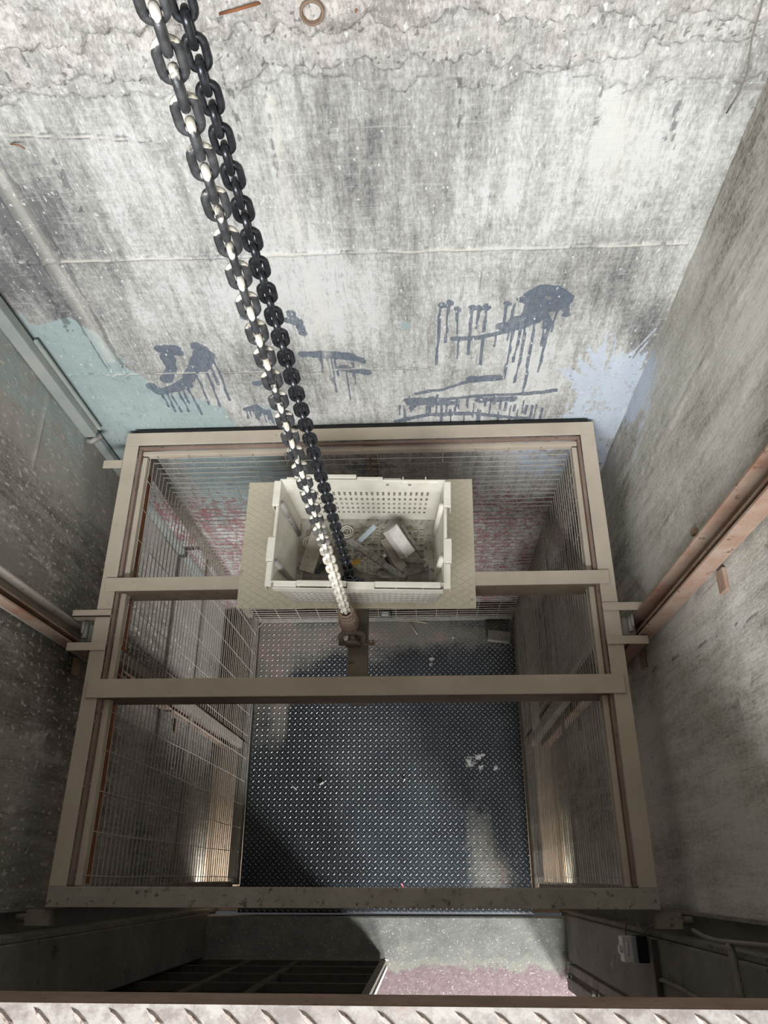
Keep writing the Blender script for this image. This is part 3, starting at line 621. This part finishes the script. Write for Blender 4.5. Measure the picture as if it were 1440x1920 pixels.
# cross beams: an L on top of the side bars, web hanging down between them
for (ya, yb, zw, xa, xb) in ((.985, 1.038, -.115, -.955, .953), (.580, .647, -.125, -.958, .957)):
    b = MB().box(xa, xb, ya, yb, .0005, .0085)
    cb = part('cross_beam', b, M['cage'], .0015)
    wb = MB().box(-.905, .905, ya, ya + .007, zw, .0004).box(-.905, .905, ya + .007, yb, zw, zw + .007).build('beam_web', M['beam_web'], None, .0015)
    wb.parent = cb; tag(wb, 'brown hanging web of the beam, darkened as if in shade')
part('gap_shade_strip', MB().box(-HX + .03, HX - .02, Y1 + .0004, Y1 + .012, -.012, .001), M['black'], 0)  # black strip stands in for the shade in the gap behind the bar
part('centre_beam', MB().box(-.030, .044, .590, 1.05, -.215, -.135), M['cage_dark'])
# guide brackets towards the rails, with shoes
for s in (-1, 1):
    for yy in (.911, .785):
        a, b = sorted((s * .915, s * 1.062))
        br = MB().box(a, b, yy - .006, yy, -.045, .007).box(a, b, yy - .03, yy - .006, .0012, .007) if s > 0 or yy < .85 else MB().box(a, b, yy - .028, yy - .022, -.04, .007).box(a, b, yy - .028, yy, .0012, .007)
        part('guide_bracket', br, M['cage'], .001)
    a, b = sorted((s * .985, s * 1.032)); part('guide_shoe', MB().box(a, b, .80, .865, -.05, -.035).tube([(s * 1.015, .81, -.025), (s * 1.015, .872, -.025)], .010, 10).tube([(s * 1.02, .825, -.01), (s * 1.02, .87, -.01)], .006, 8), M['galv'], 0)
    a, b = sorted((s * .96, s * 1.04)); part('guide_shoe', MB().box(a, b, -.14, -.095, -.045, -.015).tube([(s * .97, -.118, -.03), (s * 1.075, -.118, -.03)], .012, 10), M['cage_dark'], 0)
part('corner_tab', MB().box(-1.055, -.976, 1.53, 1.565, -.008, 0), M['cage'], .001)

# ------------------------------------------------------------------ guide rails
def rail(s, wallx, lab):
    o = thing('guide_rail', (wallx, .84, PIT), lab, 'rail')
    x1 = wallx - s * .012
    a, b = sorted((x1, x1 - s * .010)); MB().box(a, b, .791, .881, PIT, 3.4).build('rail_back', M['rail_grey' if s < 0 else 'rail'], o, .001)
    a, b = sorted((x1 - s * .0101, x1 - s * .055))
    MB().box(a, b, .791, .799, PIT, 3.4).build('rail_flange', M['rail'], o, .001)
    MB().box(a, b, .873, .881, PIT, 3.4).build('rail_flange', M['rail_grey' if s < 0 else 'rail'], o, .001)
    a, b = sorted((x1 - s * .0101, x1 - s * .038)); MB().box(a, b, .826, .834, PIT, 3.4).build('rail_web', M['rail'], o, .001)
    for zz in (-1.6, -.25, .62, 1.9):
        a, b = sorted((wallx - s * .001, wallx - s * .0119)); MB().box(a, b, .72, .784, zz, zz + .05).build('rail_clip', M['rail'], o, .001)
rail(-1, XL + .012, 'dusty brown steel guide rail fixed to the dark left wall')
rail(1, XR, 'rust brown steel guide rail fixed to the pale right wall')

# ------------------------------------------------------------------ tread plate shelf on the beams
sh = thing('steel_sheet', (.015, 1.17, .0085), 'dusty cream lozenge patterned steel sheet under the white crate', 'steel sheet')
yaw = math.radians(-.6)
SP = [onz(468, 905, .012), onz(885, 898, .012), onz(893, 1141, .012), onz(443, 1141, .012)]
SP = [(p.x, p.y) for p in SP]
MB().prism(SP[::-1], .0088, .0125).build('sheet', M['plate_dust'], sh, .0006)
mb = MB(); rr = .0023
cxs, cys = .0205, .53
def in_sheet(x, y): return SP[3][0] + .006 < x < SP[1][0] - .012 and SP[2][1] + .008 < y < SP[0][1] - .006
step = .0275
for fam in (1, -1):
    k = -60
    while k < 90:
        c0 = k * step; x = -.46
        seg = None
        pts = [(x_, (x_ * fam * .62) + c0 + .9) for x_ in np.linspace(-.46, .48, 60)]
        cur = []
        for p in pts:
            if in_sheet(*p): cur.append(p)
        if len(cur) > 1: 
            a, b = cur[0], cur[-1]; mb.tube([(a[0], a[1], .0124), (b[0], b[1], .0124)], rr, 4, caps=False)
        k += 1
o = mb.build('lozenge_ridges', M['plate_dust'], sh); o['kind'] = 'stuff'
for (u, v) in ((885, 1124), (480, 1020), (730, 915)):
    p = onz(u, v, .0126); MB().lathe([(0, 0), (.004, 0), (.004, .0012), (0, .0012)], 10, Matrix.Translation((p.x, p.y, .0124))).build('rivet', M['black'] if u > 800 else M['plate_dust'], sh)

# ------------------------------------------------------------------ crate
CR = thing('plastic_crate', (.04, 1.09, .0145), 'dusty white slotted plastic crate with broken rim on the steel sheet', 'crate')
CW, CD, CH = .295, .195, .285       # half width, half depth at rim, height
BWid, BDep = .262, .172
CZ = .0145
cyaw = math.radians(-1.8)
CM = Matrix.Translation((.045, 1.09, CZ)) @ Matrix.Rotation(cyaw, 4, 'Z')
def crate_pt(side, a, h):
    """a in -1..1 along the wall, h 0..1 up; side 0 front,1 back,2 left,3 right"""
    hw = BWid + (CW - BWid) * h; hd = BDep + (CD - BDep) * h
    if side == 0: p = (a * hw, -hd, h * CH)
    elif side == 1: p = (a * hw, hd, h * CH)
    elif side == 2: p = (-hw, a * hd, h * CH)
    else: p = (hw, a * hd, h * CH)
    return p
def perf(side, holes, name, hmax=1.0, mat='crate', skip=()):
    A_ = sorted(set([-1.0, 1.0] + [round(x, 4) for h in holes for x in (h[0], h[1])])); B_ = sorted(set([0.0, hmax] + [round(x, 4) for h in holes for x in (h[2], h[3])]))
    vs = [CM @ Vector(crate_pt(side, a, b)) if side < 4 else CM @ Vector((a * BWid, b * 2 * BDep - BDep, .004)) for a in A_ for b in B_]
    nb = len(B_); hs = {}
    fs = []
    for i in range(len(A_) - 1):
        am = (A_[i] + A_[i + 1]) / 2
        cand = [h for h in holes if h[0] < am < h[1]]
        for j in range(nb - 1):
            bm_ = (B_[j] + B_[j + 1]) / 2
            if any(h[2] < bm_ < h[3] for h in cand): continue
            fs.append((i * nb + j, (i + 1) * nb + j, (i + 1) * nb + j + 1, i * nb + j + 1))
    me = bpy.data.meshes.new(name); me.from_pydata([tuple(v) for v in vs], [], fs); me.materials.append(M[mat])
    o = bpy.data.objects.new(name, me); scn.collection.objects.link(o); o.parent = CR; o.matrix_parent_inverse = Matrix.Translation(CR.location).inverted()
    sd = o.modifiers.new('solid', 'SOLIDIFY'); sd.thickness = .003; sd.offset = 0; return o
def slots(n, a0, a1, rows, fill=.42):
    hs = []; pw = (a1 - a0) / n
    for (h0, h1) in rows:
        for i in range(n): hs.append((a0 + i * pw + pw * (1 - fill) / 2, a0 + i * pw + pw * (1 + fill) / 2, h0, h1))
    return hs
perf(1, slots(24, -.86, .86, [(.62, .72), (.50, .57), (.39, .45), (.28, .34), (.17, .23)]), 'back_wall')
perf(0, slots(24, -.9, .9, [(.64, .69), (.54, .59), (.44, .49), (.34, .39), (.24, .29), (.14, .19)], .66), 'front_wall')
perf(2, [], 'end_wall'); perf(3, [], 'end_wall')
hb = []
for i in range(18):
    for j in range(12):
        a0 = -.86 + i * 1.72 / 18; b0 = .06 + j * .88 / 12; hb.append((a0 + .02, a0 + .02 + 1.72 / 18 * .58, b0, b0 + .88 / 12 * .6))
perf(4, hb, 'base', 1.0, 'crate_base')
# vertical corner ribs and pockets on the end walls
for s in (-1, 1):
    for (a, mt) in ((-.62, 'crate_dirt'), (.55, 'crate_dirt')) if s < 0 else ((-.5, 'crate'), (.55, 'crate')):
        side = 2 if s < 0 else 3
        lo, hi = Vector(crate_pt(side, a, .08)), Vector(crate_pt(side, a, .93)); ins = Vector((-s * .004, 0, 0))
        MB().tube([CM @ (lo + ins), CM @ (hi + ins)], [.010, .013], 10).build('end_rib', M[mt], CR)
# rim: flat top flange with hanging lip, in segments of uneven height as on the photo (broken and stepped)
def rim(name, x0, x1, y0, y1, z0, z1): MB().box(x0, x1, y0, y1, z0, z1, CM).build(name, M['crate'], CR, .003)
e = .016
for (x0, x1, dz) in ((-.285, -.205, -.004), (-.205, -.035, .004), (-.035, .06, -.012), (.06, .282, .003)):      # front
    rim('rim', x0 + .0005, x1 - .0005, -CD - e, -CD + .004, CH - .012 + dz, CH + dz)
rim('rim_lip', -.29, .29, -CD - e - .003, -CD - e + .001, CH - .05, CH - .016); rim('rim_lip', -.265, .265, -CD - .008, -CD - .002, CH - .075, CH - .0505)
for (x0, x1, dz, yy) in ((-.275, -.245, 0, 0), (-.245, -.02, .012, .006), (-.02, .075, .006, .0), (.075, .14, -.004, 0), (.14, .275, -.008, -.002)):
    rim('rim', x0 + .0005, x1 - .0005, CD - .004 + yy, CD + .010 + yy, CH - .012 + dz, CH + dz)
for i, x in enumerate((.06, .145, .225)): rim('rim_tooth', x, x + .004, CD - .003, CD + .008, CH - .004, CH + .012)
for s in (-1, 1):
    for (y0, y1, dx, dz) in ((-.21, -.12, .012, -.006), (-.12, -.03, .016, 0), (-.03, .09, .0, -.003), (.09, .19, .014, .002)):
        a, b = sorted((s * (CW - .004), s * (CW + .008 + dx))); rim('rim', a, b, y0 + .0005, y1 - .0005, CH - .014 + dz, CH + dz)
        a, b = sorted((s * (CW + .004 + dx), s * (CW + .008 + dx))); rim('rim_lip', a, b, y0 + .0005, y1 - .0005, CH - .055, CH - .0145 + dz)
for x in (-.2, -.1, .03, .13, .22): rim('rim_rib', x, x + .003, -CD - e + .0012, -CD - .0005, CH - .048, CH - .0145)
# moulded rings in the base
for (u, v) in ((580, 1016), (650, 996)):
    p = onz(u, v, .03)
    for r in (.024, .016): MB().tube([(p.x + r * math.cos(a), p.y + r * math.sin(a), .024) for a in np.linspace(0, 2 * math.pi, 20, endpoint=False)], .003, 6, closed=True).build('moulded_ring', M['crate'], CR)
# two rivet holes in the back rim wall
for x in (.09, .17): MB().tube([CM @ Vector((x, CD - .006, CH * .90)), CM @ Vector((x, CD - .0035, CH * .90))], .006, 12).build('rivet_hole', M['crate_dirt'], CR)
tag(MB().prism([(-.235, -.155), (-.05, -.160), (.235, -.158), (.24, -.02), (.12, -.09), (-.02, -.05), (-.12, .04), (-.235, .12)], .0058, .0095, CM).build('dirt_layer', M['dirt']), 'grey brown dirt caked over the bottom of the white crate', 'dirt', kind='stuff')

# things lying in the crate
def bar_between(name, p, q, wd, th, mat, lab, cat, bev=.002):
    p, q = Vector(p), Vector(q); L = (q - p).length; mtx = frame_on(p, q - p)
    return tag(MB().box(-wd / 2, wd / 2, -th / 2, th / 2, 0, L, mtx).build(name, mat, bevel=bev), lab, cat)
zb = .042
bar_between('timber_lath', onz(652, 1012, .10), onz(752, 1080, .045), .024, .012, M['slat'], 'rough grey slat lying slantwise across the middle of the white crate', 'slat')
bar_between('wooden_board', onz(722, 1010, .065), onz(757, 1072, .032), .042, .016, M['wood'], 'dusty short board lying under the pale block in the crate', 'board')
bar_between('wooden_stick', onz(752, 985, .10), onz(794, 1046, .045), .013, .012, M['slat'], 'thin dark stick leaning between the pale block and the crate end wall', 'stick')
bar_between('wooden_board', onz(598, 1000, .06), onz(574, 1072, .035), .060, .014, M['wood'], 'wide dusty board lying in the left end of the white crate', 'board')
# pale block: chamfered hexagonal-ended bar
p, q = onz(732, 990, .135), onz(766, 1040, .075); mtx = frame_on(p, q - p, (0.2, 0, 1)); L = (q - p).length
o = MB().prism([(-.030, -.018), (-.024, .022), (.020, .024), (.030, .006), (.026, -.022), (-.010, -.028)], 0, L, mtx).build('concrete_block', M['block'], bevel=.003); tag(o, 'pale chalky block resting on the boards in the right half of the crate', 'block')
bar_between('plastic_strip', onz(660, 1028, .06), onz(704, 986, .10), .020, .008, M['bluegrey'], 'translucent blue grey plastic strip crossing the slat in the crate', 'strip', .003)
o = thing('bolt', onz(721, 1042, .07), 'small dark bolt with a white tip standing beside the slat', 'bolt')
p, q = onz(722, 1044, .075), onz(735, 1066, .035)
MB().tube([p, q], .005, 8).build('shank', M['black'], o); MB().tube([p + (p - q).normalized() * .008, p], .007, 8).build('tip', M['white'], o)
def leaf(name, c, sx, sy, ang, mat, lab, cat, curl=.01, th=.0012, n=7):
    mb = MB(); vs = []; fs = []
    for i in range(n):
        a = -1 + 2 * i / (n - 1); wd = math.sqrt(max(0, 1 - a * a)) * .9 + .12
        for j in range(3):
            b = (j - 1) * wd * (1 + random.uniform(-.25, .25))
            x, y = a * sx, b * sy; ca, sa = math.cos(ang), math.sin(ang)
            vs.append((c[0] + x * ca - y * sa, c[1] + x * sa + y * ca, c[2] + curl * (a * a + .6 * b * b) + random.uniform(0, .002)))
    for i in range(n - 1):
        for j in range(2): fs.append((i * 3 + j, (i + 1) * 3 + j, (i + 1) * 3 + j + 1, i * 3 + j + 1))
    mb.add(vs, fs, None, True); o = mb.build(name, mat); sd = o.modifiers.new('solid', 'SOLIDIFY'); sd.thickness = th; return tag(o, lab, cat)
leaf('dry_leaf', onz(668, 1056, .045), .020, .010, .6, M['yellow'], 'curled yellow leaf beside the dark chain heap in the crate', 'leaf', .014)
leaf('rubber_scrap', onz(604, 1066, .040), .035, .014, .9, M['black'], 'black folded rubber scrap beside the wide board in the crate', 'scrap', .012)
leaf('cloth_rag', onz(775, 1068, .034), .040, .022, .2, M['dirt'], 'crumpled dirty rag in the right front corner of the crate', 'rag', .012)
leaf('cloth_rag', onz(722, 1078, .034), .036, .016, -.1, M['slat'], 'flat grey rag against the front wall of the crate below the bolt', 'rag', .006)

# ------------------------------------------------------------------ chains
PI = math.pi; PITCH, DIA = .0335, .0124
def link_mesh(name, mat):
    pts = []; hw = .019 - DIA / 2; hl = PITCH / 2 + DIA / 2 - hw
    for k in range(9): a = PI * k / 8; pts.append((hw * math.cos(a), 0, hl + hw * math.sin(a)))
    for k in range(9): a = PI + PI * k / 8; pts.append((hw * math.cos(a), 0, -hl + hw * math.sin(a)))
    mb = MB().tube(pts, DIA / 2, 10, closed=True)
    me = bpy.data.meshes.new(name); me.from_pydata(mb.v, [], mb.f); me.materials.append(mat); me.polygons.foreach_set('use_smooth', [True] * len(me.polygons))
    bm = bmesh.new(); bm.from_mesh(me); bmesh.ops.recalc_face_normals(bm, faces=bm.faces); bm.to_mesh(me); bm.free(); return me
def chain(name, root, path, me, twist=0.0):
    """links along a polyline: path is a list of points, first link at its start"""
    cum = [0]; path = [Vector(p) for p in path]
    for a, b in zip(path[:-1], path[1:]): cum.append(cum[-1] + (b - a).length)
    def at(s):
        for i in range(len(path) - 1):
            if s <= cum[i + 1] or i == len(path) - 2:
                return path[i] + (path[i + 1] - path[i]) * ((s - cum[i]) / (cum[i + 1] - cum[i]))
    n = int(cum[-1] / PITCH)
    for k in range(n):
        a, b = at(k * PITCH), at((k + 1) * PITCH); d = (b - a).normalized()
        ref = Vector((1, 0, 0)) if abs(d.x) < .9 else Vector((0, 0, 1))
        y = d.cross(ref).normalized(); x = y.cross(d)
        rot = Matrix(((x.x, y.x, d.x), (x.y, y.y, d.y), (x.z, y.z, d.z))).to_4x4() @ Matrix.Rotation(twist + (PI / 2 if k % 2 else 0) + random.uniform(-.03, .03), 4, 'Z')
        o = bpy.data.objects.new('link', me); scn.collection.objects.link(o); o.parent = root
        o.matrix_parent_inverse = Matrix.Translation(root.location).inverted(); o.matrix_world = Matrix.Translation((a + b) / 2) @ rot
        o.matrix_basis = Matrix.Translation((a + b) / 2) @ rot
ya = .82
pb = ony(648, 1146, ya); pt = ony(294, 31, ya); dd = (pt - pb) / (pt.z - pb.z)
hz = pb.z
lc = thing('load_chain', pb, 'heavy load chain at left, white with dust low down, hooked to the cage', 'chain')
top = pb + dd * (ZC - .02 - pb.z)
chain('link', lc, [pb - dd * .02, top], link_mesh('dusty_link', M['chain_dusty']), .25)
yb_ = 1.005
qb = ony(655, 1076, yb_); qt = ony(364, 80, yb_); dq = (qt - qb) / (qt.z - qb.z)
qb = qb - dq * (qb.z - .09)
tc = thing('slack_chain', (qb.x, qb.y, .03), 'dark shiny chain at right, its tail heaped in the white crate', 'chain')
DL = link_mesh('dark_link', M['chain_dark'])
chain('link', tc, [qb, qb + dq * (ZC - .02 - qb.z)], DL, .15)
heap = []
for k in range(46):
    a = k * .75; r = .012 + .032 * abs(math.sin(k * .37)); heap.append((qb.x + .012 + r * 1.35 * math.cos(a), qb.y - .035 + r * .8 * math.sin(a), .040 + .0011 * k * (1 if k % 3 else .8)))
chain('link', tc, heap, DL, .6)
struct('trim_1', MB().box(-.35, .35, .70, 1.12, ZC - .06, ZC - .0001), M['track'])

# hook assembly under the load chain
hk = thing('chain_coupling', (pb.x, ya, -.09), 'brown steel chain sleeve with hook and shackle on the centre beam', 'hook')
cx_, cy_ = pb.x - dd.x * .02, ya
def cpt(z): return pb + dd * (z - pb.z)
Tm = Matrix.Translation((cpt(.1).x, ya, 0))
ht = pb.z + .012
MB().lathe([(.017, ht - .05), (.020, ht - .004), (.023, ht), (.028, ht - .003), (.029, ht - .016), (.026, ht - .022), (.027, ht - .05), (.031, ht - .055), (.034, ht - .075), (.037, ht - .12), (.036, ht - .15), (.028, ht - .172), (.012, ht - .178)], 8, Tm @ Matrix.Rotation(.25, 4, 'Z')).build('sleeve', M['steel'], hk, .002)
MB().lathe([(.0265, ht - .022), (.0305, ht - .024), (.0305, ht - .036), (.0265, ht - .038)], 22, Tm).build('collar', M['steel'], hk)
for a in (.8, 2.3, 4.0, 5.4): MB().box(.031, .0385, -.0022, .0022, ht - .15, ht - .07, Tm @ Matrix.Rotation(a, 4, 'Z')).build('sleeve_fin', M['steel'], hk, .001)
sc_ = onz(660, 1194, -.075)
hc = Vector((sc_.x + .002, sc_.y + .022, -.088))
MB().tube([Vector((hc.x, ya - .002, ht - .174)), Vector((hc.x, ya - .006, ht - .20)), hc + Vector((0, .026, .03)), hc + Vector((0, .030, .0)), hc + Vector((0, .016, -.026)), hc + Vector((0, -.012, -.026)), hc + Vector((0, -.028, -.004)), hc + Vector((0, -.022, .018))], [.013, .013, .013, .014, .0145, .014, .012, .008], 12).build('hook', M['cage_dark'], hk)
# shackle bow, lying, with its pin through the lug of the centre beam
bow = [sc_ + Vector((.044 * math.cos(a), .018 * math.sin(a), .0)) for a in np.linspace(-.15, PI + .15, 18)]
bow = [bow[0] + Vector((-.006, -.016, -.022))] + bow + [bow[-1] + Vector((.006, -.016, -.022))]
MB().tube(bow, .0105, 12).build('shackle', M['cage_dark'], hk)
pz = bow[0].z; py_ = bow[0].y
MB().tube([(sc_.x - .052, py_, pz), (sc_.x + .058, py_, pz)], .0085, 12).build('shackle_pin', M['cage_dark'], hk)
MB().box(sc_.x + .055, sc_.x + .083, py_ - .006, py_ + .010, pz - .012, pz + .012).build('pin_tab', M['steel'], hk, .003)
MB().lathe([(0, 0), (.0045, 0), (.0045, .001), (0, .001)], 10, Matrix.Translation((sc_.x + .070, py_ + .002, pz + .0122))).build('pin_hole', M['white'], hk)
part('lifting_lug', MB().prism([(-.03, -.135), (.03, -.135), (.022, pz + .02), (-.022, pz + .02)], -.006, .006, Matrix.Translation((sc_.x, py_, 0)) @ Matrix.Rotation(PI / 2, 4, 'X')), M['cage_dark'])

# ------------------------------------------------------------------ lower landing: sliding gate, track, jamb fittings
gt = thing('landing_gate', (-.52, -.46, ZF), 'dark steel landing gate closed over the left half of the lower opening', 'gate')
GX0, GX1, GY = -1.30, .012, -.438
MB().box(GX0, GX1, GY - .036, GY - .025, ZF - .011, -.2).build('sheet', M['gate'], gt)
for z_ in (ZF + .01, -2.02, -1.66, -1.30, -.94, -.58, -.24): MB().box(GX0 + .04, GX1 - .035, GY - .024, GY + .012, z_, z_ + .035).build('rail', M['gate'], gt, .002)
MB().box(GX1 - .034, GX1, GY - .03, GY + .016, ZF + .004, -.2).build('stile', M['track'], gt, .002)
MB().box(GX0, GX0 + .039, GY - .024, GY + .016, ZF + .004, -.2).build('stile', M['gate'], gt, .002)
for x in (-.5, -.78): MB().box(x - .02, x + .02, GY - .024, GY + .010, ZF + .05, -.25).build('mullion', M['gate'], gt, .002)
MB().box(GX1, GX1 + .006, GY - .03, GY - .01, ZF + .03, -.2).build('edge_strip', M['white'], gt, .001)
MB().tube([(GX1 - .03, GY + .02, ZF + .03), (GX1 + .012, GY + .02, ZF + .055)], .005, 8).tube([(GX1 - .012, GY + .024, ZF + .012), (GX1 - .002, GY + .024, ZF + .075)], .004, 8).build('latch', M['white'], gt)
# right hand gate post: two channels with rollers between
ps = thing('gate_post', (1.08, -.48, ZF), 'grey steel gate post with rollers at the right side of the lower opening', 'gate post')
MB().box(1.045, 1.056, -.475, -.435, ZF + .01, .5).build('channel', M['track'], ps, .002)
MB().box(1.03, 1.045, -.56, -.50, ZF + .01, .5).build('channel', M['track'], ps, .002)
MB().box(1.057, 1.10, -.56, -.435, ZF, .5).build('post_back', M['gate'], ps, .002)
for z_ in (ZF + .04, -1.55, -.4): MB().tube([(1.035, -.5, z_), (1.035, -.475, z_)], .016, 12).build('roller', M['galv'], ps)
# limit switch on the right jamb
sw = thing('limit_switch', onx(1212, 1780, 1.05), 'small white and black switch box on the dark right jamb', 'switch')
yc, zc = sw.location.y, sw.location.z
MB().box(1.012, 1.0495, yc - .042, yc + .044, zc - .05, zc + .03).build('housing', M['black'], sw, .002)
MB().box(.996, 1.0119, yc - .040, yc + .042, zc - .05, zc + .026).build('body', M['bluegrey'], sw, .002)
MB().box(.962, .9959, yc - .040, yc - .022, zc - .04, zc + .022).box(.962, .9959, yc + .024, yc + .042, zc - .04, zc + .022).box(.962, .972, yc - .0219, yc + .0239, zc - .04, zc + .022).box(.985, .9959, yc - .0219, yc + .0239, zc - .04, zc + .022).build('cover', M['switch_white'], sw, .001)
MB().tube([(.962, yc, zc), (.950, yc, zc)], .014, 12).build('button', M['switch_white'], sw)
def cable(name, pts, r, mat, lab, cat='cable'):
    return tag(MB().tube(pts, r, 8).build(name, mat), lab, cat)
def jx(u, v, off=.006): p = onx(u, v, 1.05 - off); return p
cable('electric_cable', [jx(1176, 1766), jx(1172, 1745), jx(1175, 1722)], .004, M['cable'], 'thin cable rising from the white switch box on the right jamb')
cable('electric_cable', [jx(1192, 1725), jx(1200, 1740), jx(1208, 1748), jx(1216, 1738), jx(1232, 1732)], .004, M['cable'], 'short looped cable hanging beside the switch box')
cable('electric_cable', [jx(1300, 1744), jx(1320, 1756), jx(1345, 1764), jx(1380, 1768), jx(1440, 1774), jx(1560, 1800)], .006, M['cable'], 'sagging grey cable along the right jamb edge')
cable('electric_cable', [jx(1232, 1838), jx(1245, 1838), jx(1275, 1852), jx(1310, 1874), jx(1350, 1900)], .007, M['cable'], 'thick cable curving below the switch box towards the landing edge')
cable('conduit_pipe', [jx(1368, 1770), jx(1376, 1800), jx(1384, 1840), jx(1392, 1875), jx(1396, 1895)], .011, M['track'], 'upright grey pipe on the right jamb near the photo edge', 'pipe')
tag(MB().box(1.030, 1.0495, -.415, -.192, -.405, -.385).build('steel_strap', M['gate'], bevel=.002), 'dark flat strap across the right jamb beside the switch box', 'strap')
# dark upright channels in the two front corners
for s, wx, lab in ((-1, XL + .07, 'dark upright channel in the front left corner of the shaft'), (1, XR - .03, 'dark upright channel in the front right corner of the shaft')):
    o = thing('corner_channel', (wx, -.13, PIT), lab, 'channel')
    a, b = sorted((wx - s * .001, wx - s * .008)); MB().box(a, b, -.188, -.172, PIT, .9).build('flange', M['track'], o, .001)
    w2 = XR if s > 0 else XL; a, b = sorted((w2 - s * .004, w2 - s * .016)); MB().box(a, b, YF - .005, YF + .006, PIT, 1.2).build('flange', M['track'], o, .001)

# ------------------------------------------------------------------ fittings on the upper walls
dct = thing('corner_duct', (XL + .03, 1.67, -.1), 'pale green rendered duct running up the left back corner', 'duct')
MB().box(XL + .001, XL + .052, 1.655, YB - .020, .035, 3.4).build('casing', M['duct'], dct, .006)
MB().box(XL + .0525, XL + .068, 1.69, YB - .016, .035, .62).build('ridge', M['duct'], dct, .004)
MB().tube([(XL + .012, 1.645, .03), (XL + .03, 1.640, .028), (XL + .07, 1.665, .03)], .012, 10).build('pipe_end', M['galv'], dct)
MB().box(XL + .001, XL + .04, 1.675, YB - .012, -1.9, .018).build('casing', M['duct'], dct, .006)
p = ony(585, 22, YB - .055)
ring = thing('pipe_stub', p, 'round brown pipe end set in the rough plaster at the top', 'pipe')
mt = frame_on(p, (0.05, -1, .1))
MB().lathe([(.020, -.03), (.0205, .008), (.024, .010), (.0265, .006), (.0265, -.04)], 26, mt).build('pipe', M['steel'], ring)
MB().lathe([(0, -.012), (.0195, -.010)], 20, mt).build('plug', M['block'], ring)
cable('reinforcing_rod', [ony(412, 26, YB - .05), ony(445, 18, YB - .07), ony(478, 8, YB - .065), ony(494, 3, YB - .03)], .0032, M['rust'], 'short rusty rod sticking out of the rough plaster beside the chains', 'rod')
cable('reinforcing_rod', [ony(20, 270, YB - .01), ony(35, 272, YB - .03), ony(47, 279, YB - .03)], .0018, M['rust'], 'tiny rusty wire nail in the upper left of the back wall', 'rod')
cable('hanging_wire', [ony(1436, -20, YB - .06), ony(1425, 20, YB - .06), ony(1410, 70, YB - .06), ony(1402, 130, YB - .05), ony(1388, 170, YB - .05), ony(1362, 212, YB - .03)], .0022, M['cable'], 'thin grey wire hanging in the upper right corner', 'wire')
cable('reinforcing_rod', [ony(655, 5, YB - .03), ony(668, 18, YB - .05), ony(666, 38, YB - .03)], .002, M['rust'], 'bent rusty wire right of the round pipe end', 'rod')
for (u, v) in ((1301, 997), (1322, 1072)):
    p = onx(u, v, XR - .008)
    tag(MB().box(p.x - .008, p.x + .012, p.y - .012, p.y + .01, p.z - (.012 if v < 1050 else .035), p.z + .012).build('wall_anchor', M['rail'], bevel=.003), 'small rusty anchor on the right wall ' + ('behind the guide rail' if v < 1050 else 'in front of the guide rail'), 'anchor')

# ------------------------------------------------------------------ litter on the cage floor
FZ = ZF + .0016
def lit(u, v): return onz(u, v, FZ + .004)
tag(MB().box(-.022, .022, -.012, .012, 0, .03, Matrix.Translation(onz(722, 1153, ZF + .062)) @ Matrix.Rotation(-.05, 4, 'Z')).build('plastic_box', M['bluegrey'], bevel=.003), 'small pale blue box on the back kick board of the cage', 'box')
p = onz(953, 1188, ZF + .03)
tag(MB().box(-.075, .075, -.035, .035, 0, .05, Matrix.Translation((p.x - .065, p.y - .02, ZF + .003)) @ Matrix.Rotation(-.12, 4, 'Z')).build('timber_offcut', M['track'], bevel=.003), 'grey timber offcut in the dark right back corner of the cage floor', 'offcut')
for (u0, v0, u1, v1, r, mt, lab) in ((542, 1467, 556, 1481, .003, 'white', 'thin white splinter on the left half of the cage floor'), (599, 1471, 607, 1466, .006, 'white', 'short white stub near the middle of the cage floor'),
        (757, 1462, 760, 1460, .005, 'white', 'tiny white crumb right of the short white stub'), (450, 1665, 455, 1664, .005, 'white', 'pale crumb in the front left corner of the cage floor')):
    tag(MB().tube([lit(u0, v0), lit(u1, v1)], r, 8).build('litter_scrap', M[mt]), lab, 'litter')
leaf('litter_scrap', lit(755, 1661), .020, .005, -1.0, M['pink'], 'pink scrap at the front edge of the cage floor', 'litter', .006)
for (u0, v0, u1, v1, lab) in ((476, 1186, 496, 1166, 'bent straw in the left back corner of the cage floor'), (748, 1165, 800, 1168, 'pale straw beside the small blue box'), (766, 1168, 782, 1190, 'slanting straw right of the small blue box'), (515, 1166, 570, 1166, 'long straw along the back kick board at left')):
    a, b = lit(u0, v0), lit(u1, v1); tag(MB().tube([a, (a + b) / 2 + Vector((.004, .004, .01)), b], .003, 6).build('straw', M['straw']), lab, 'straw')
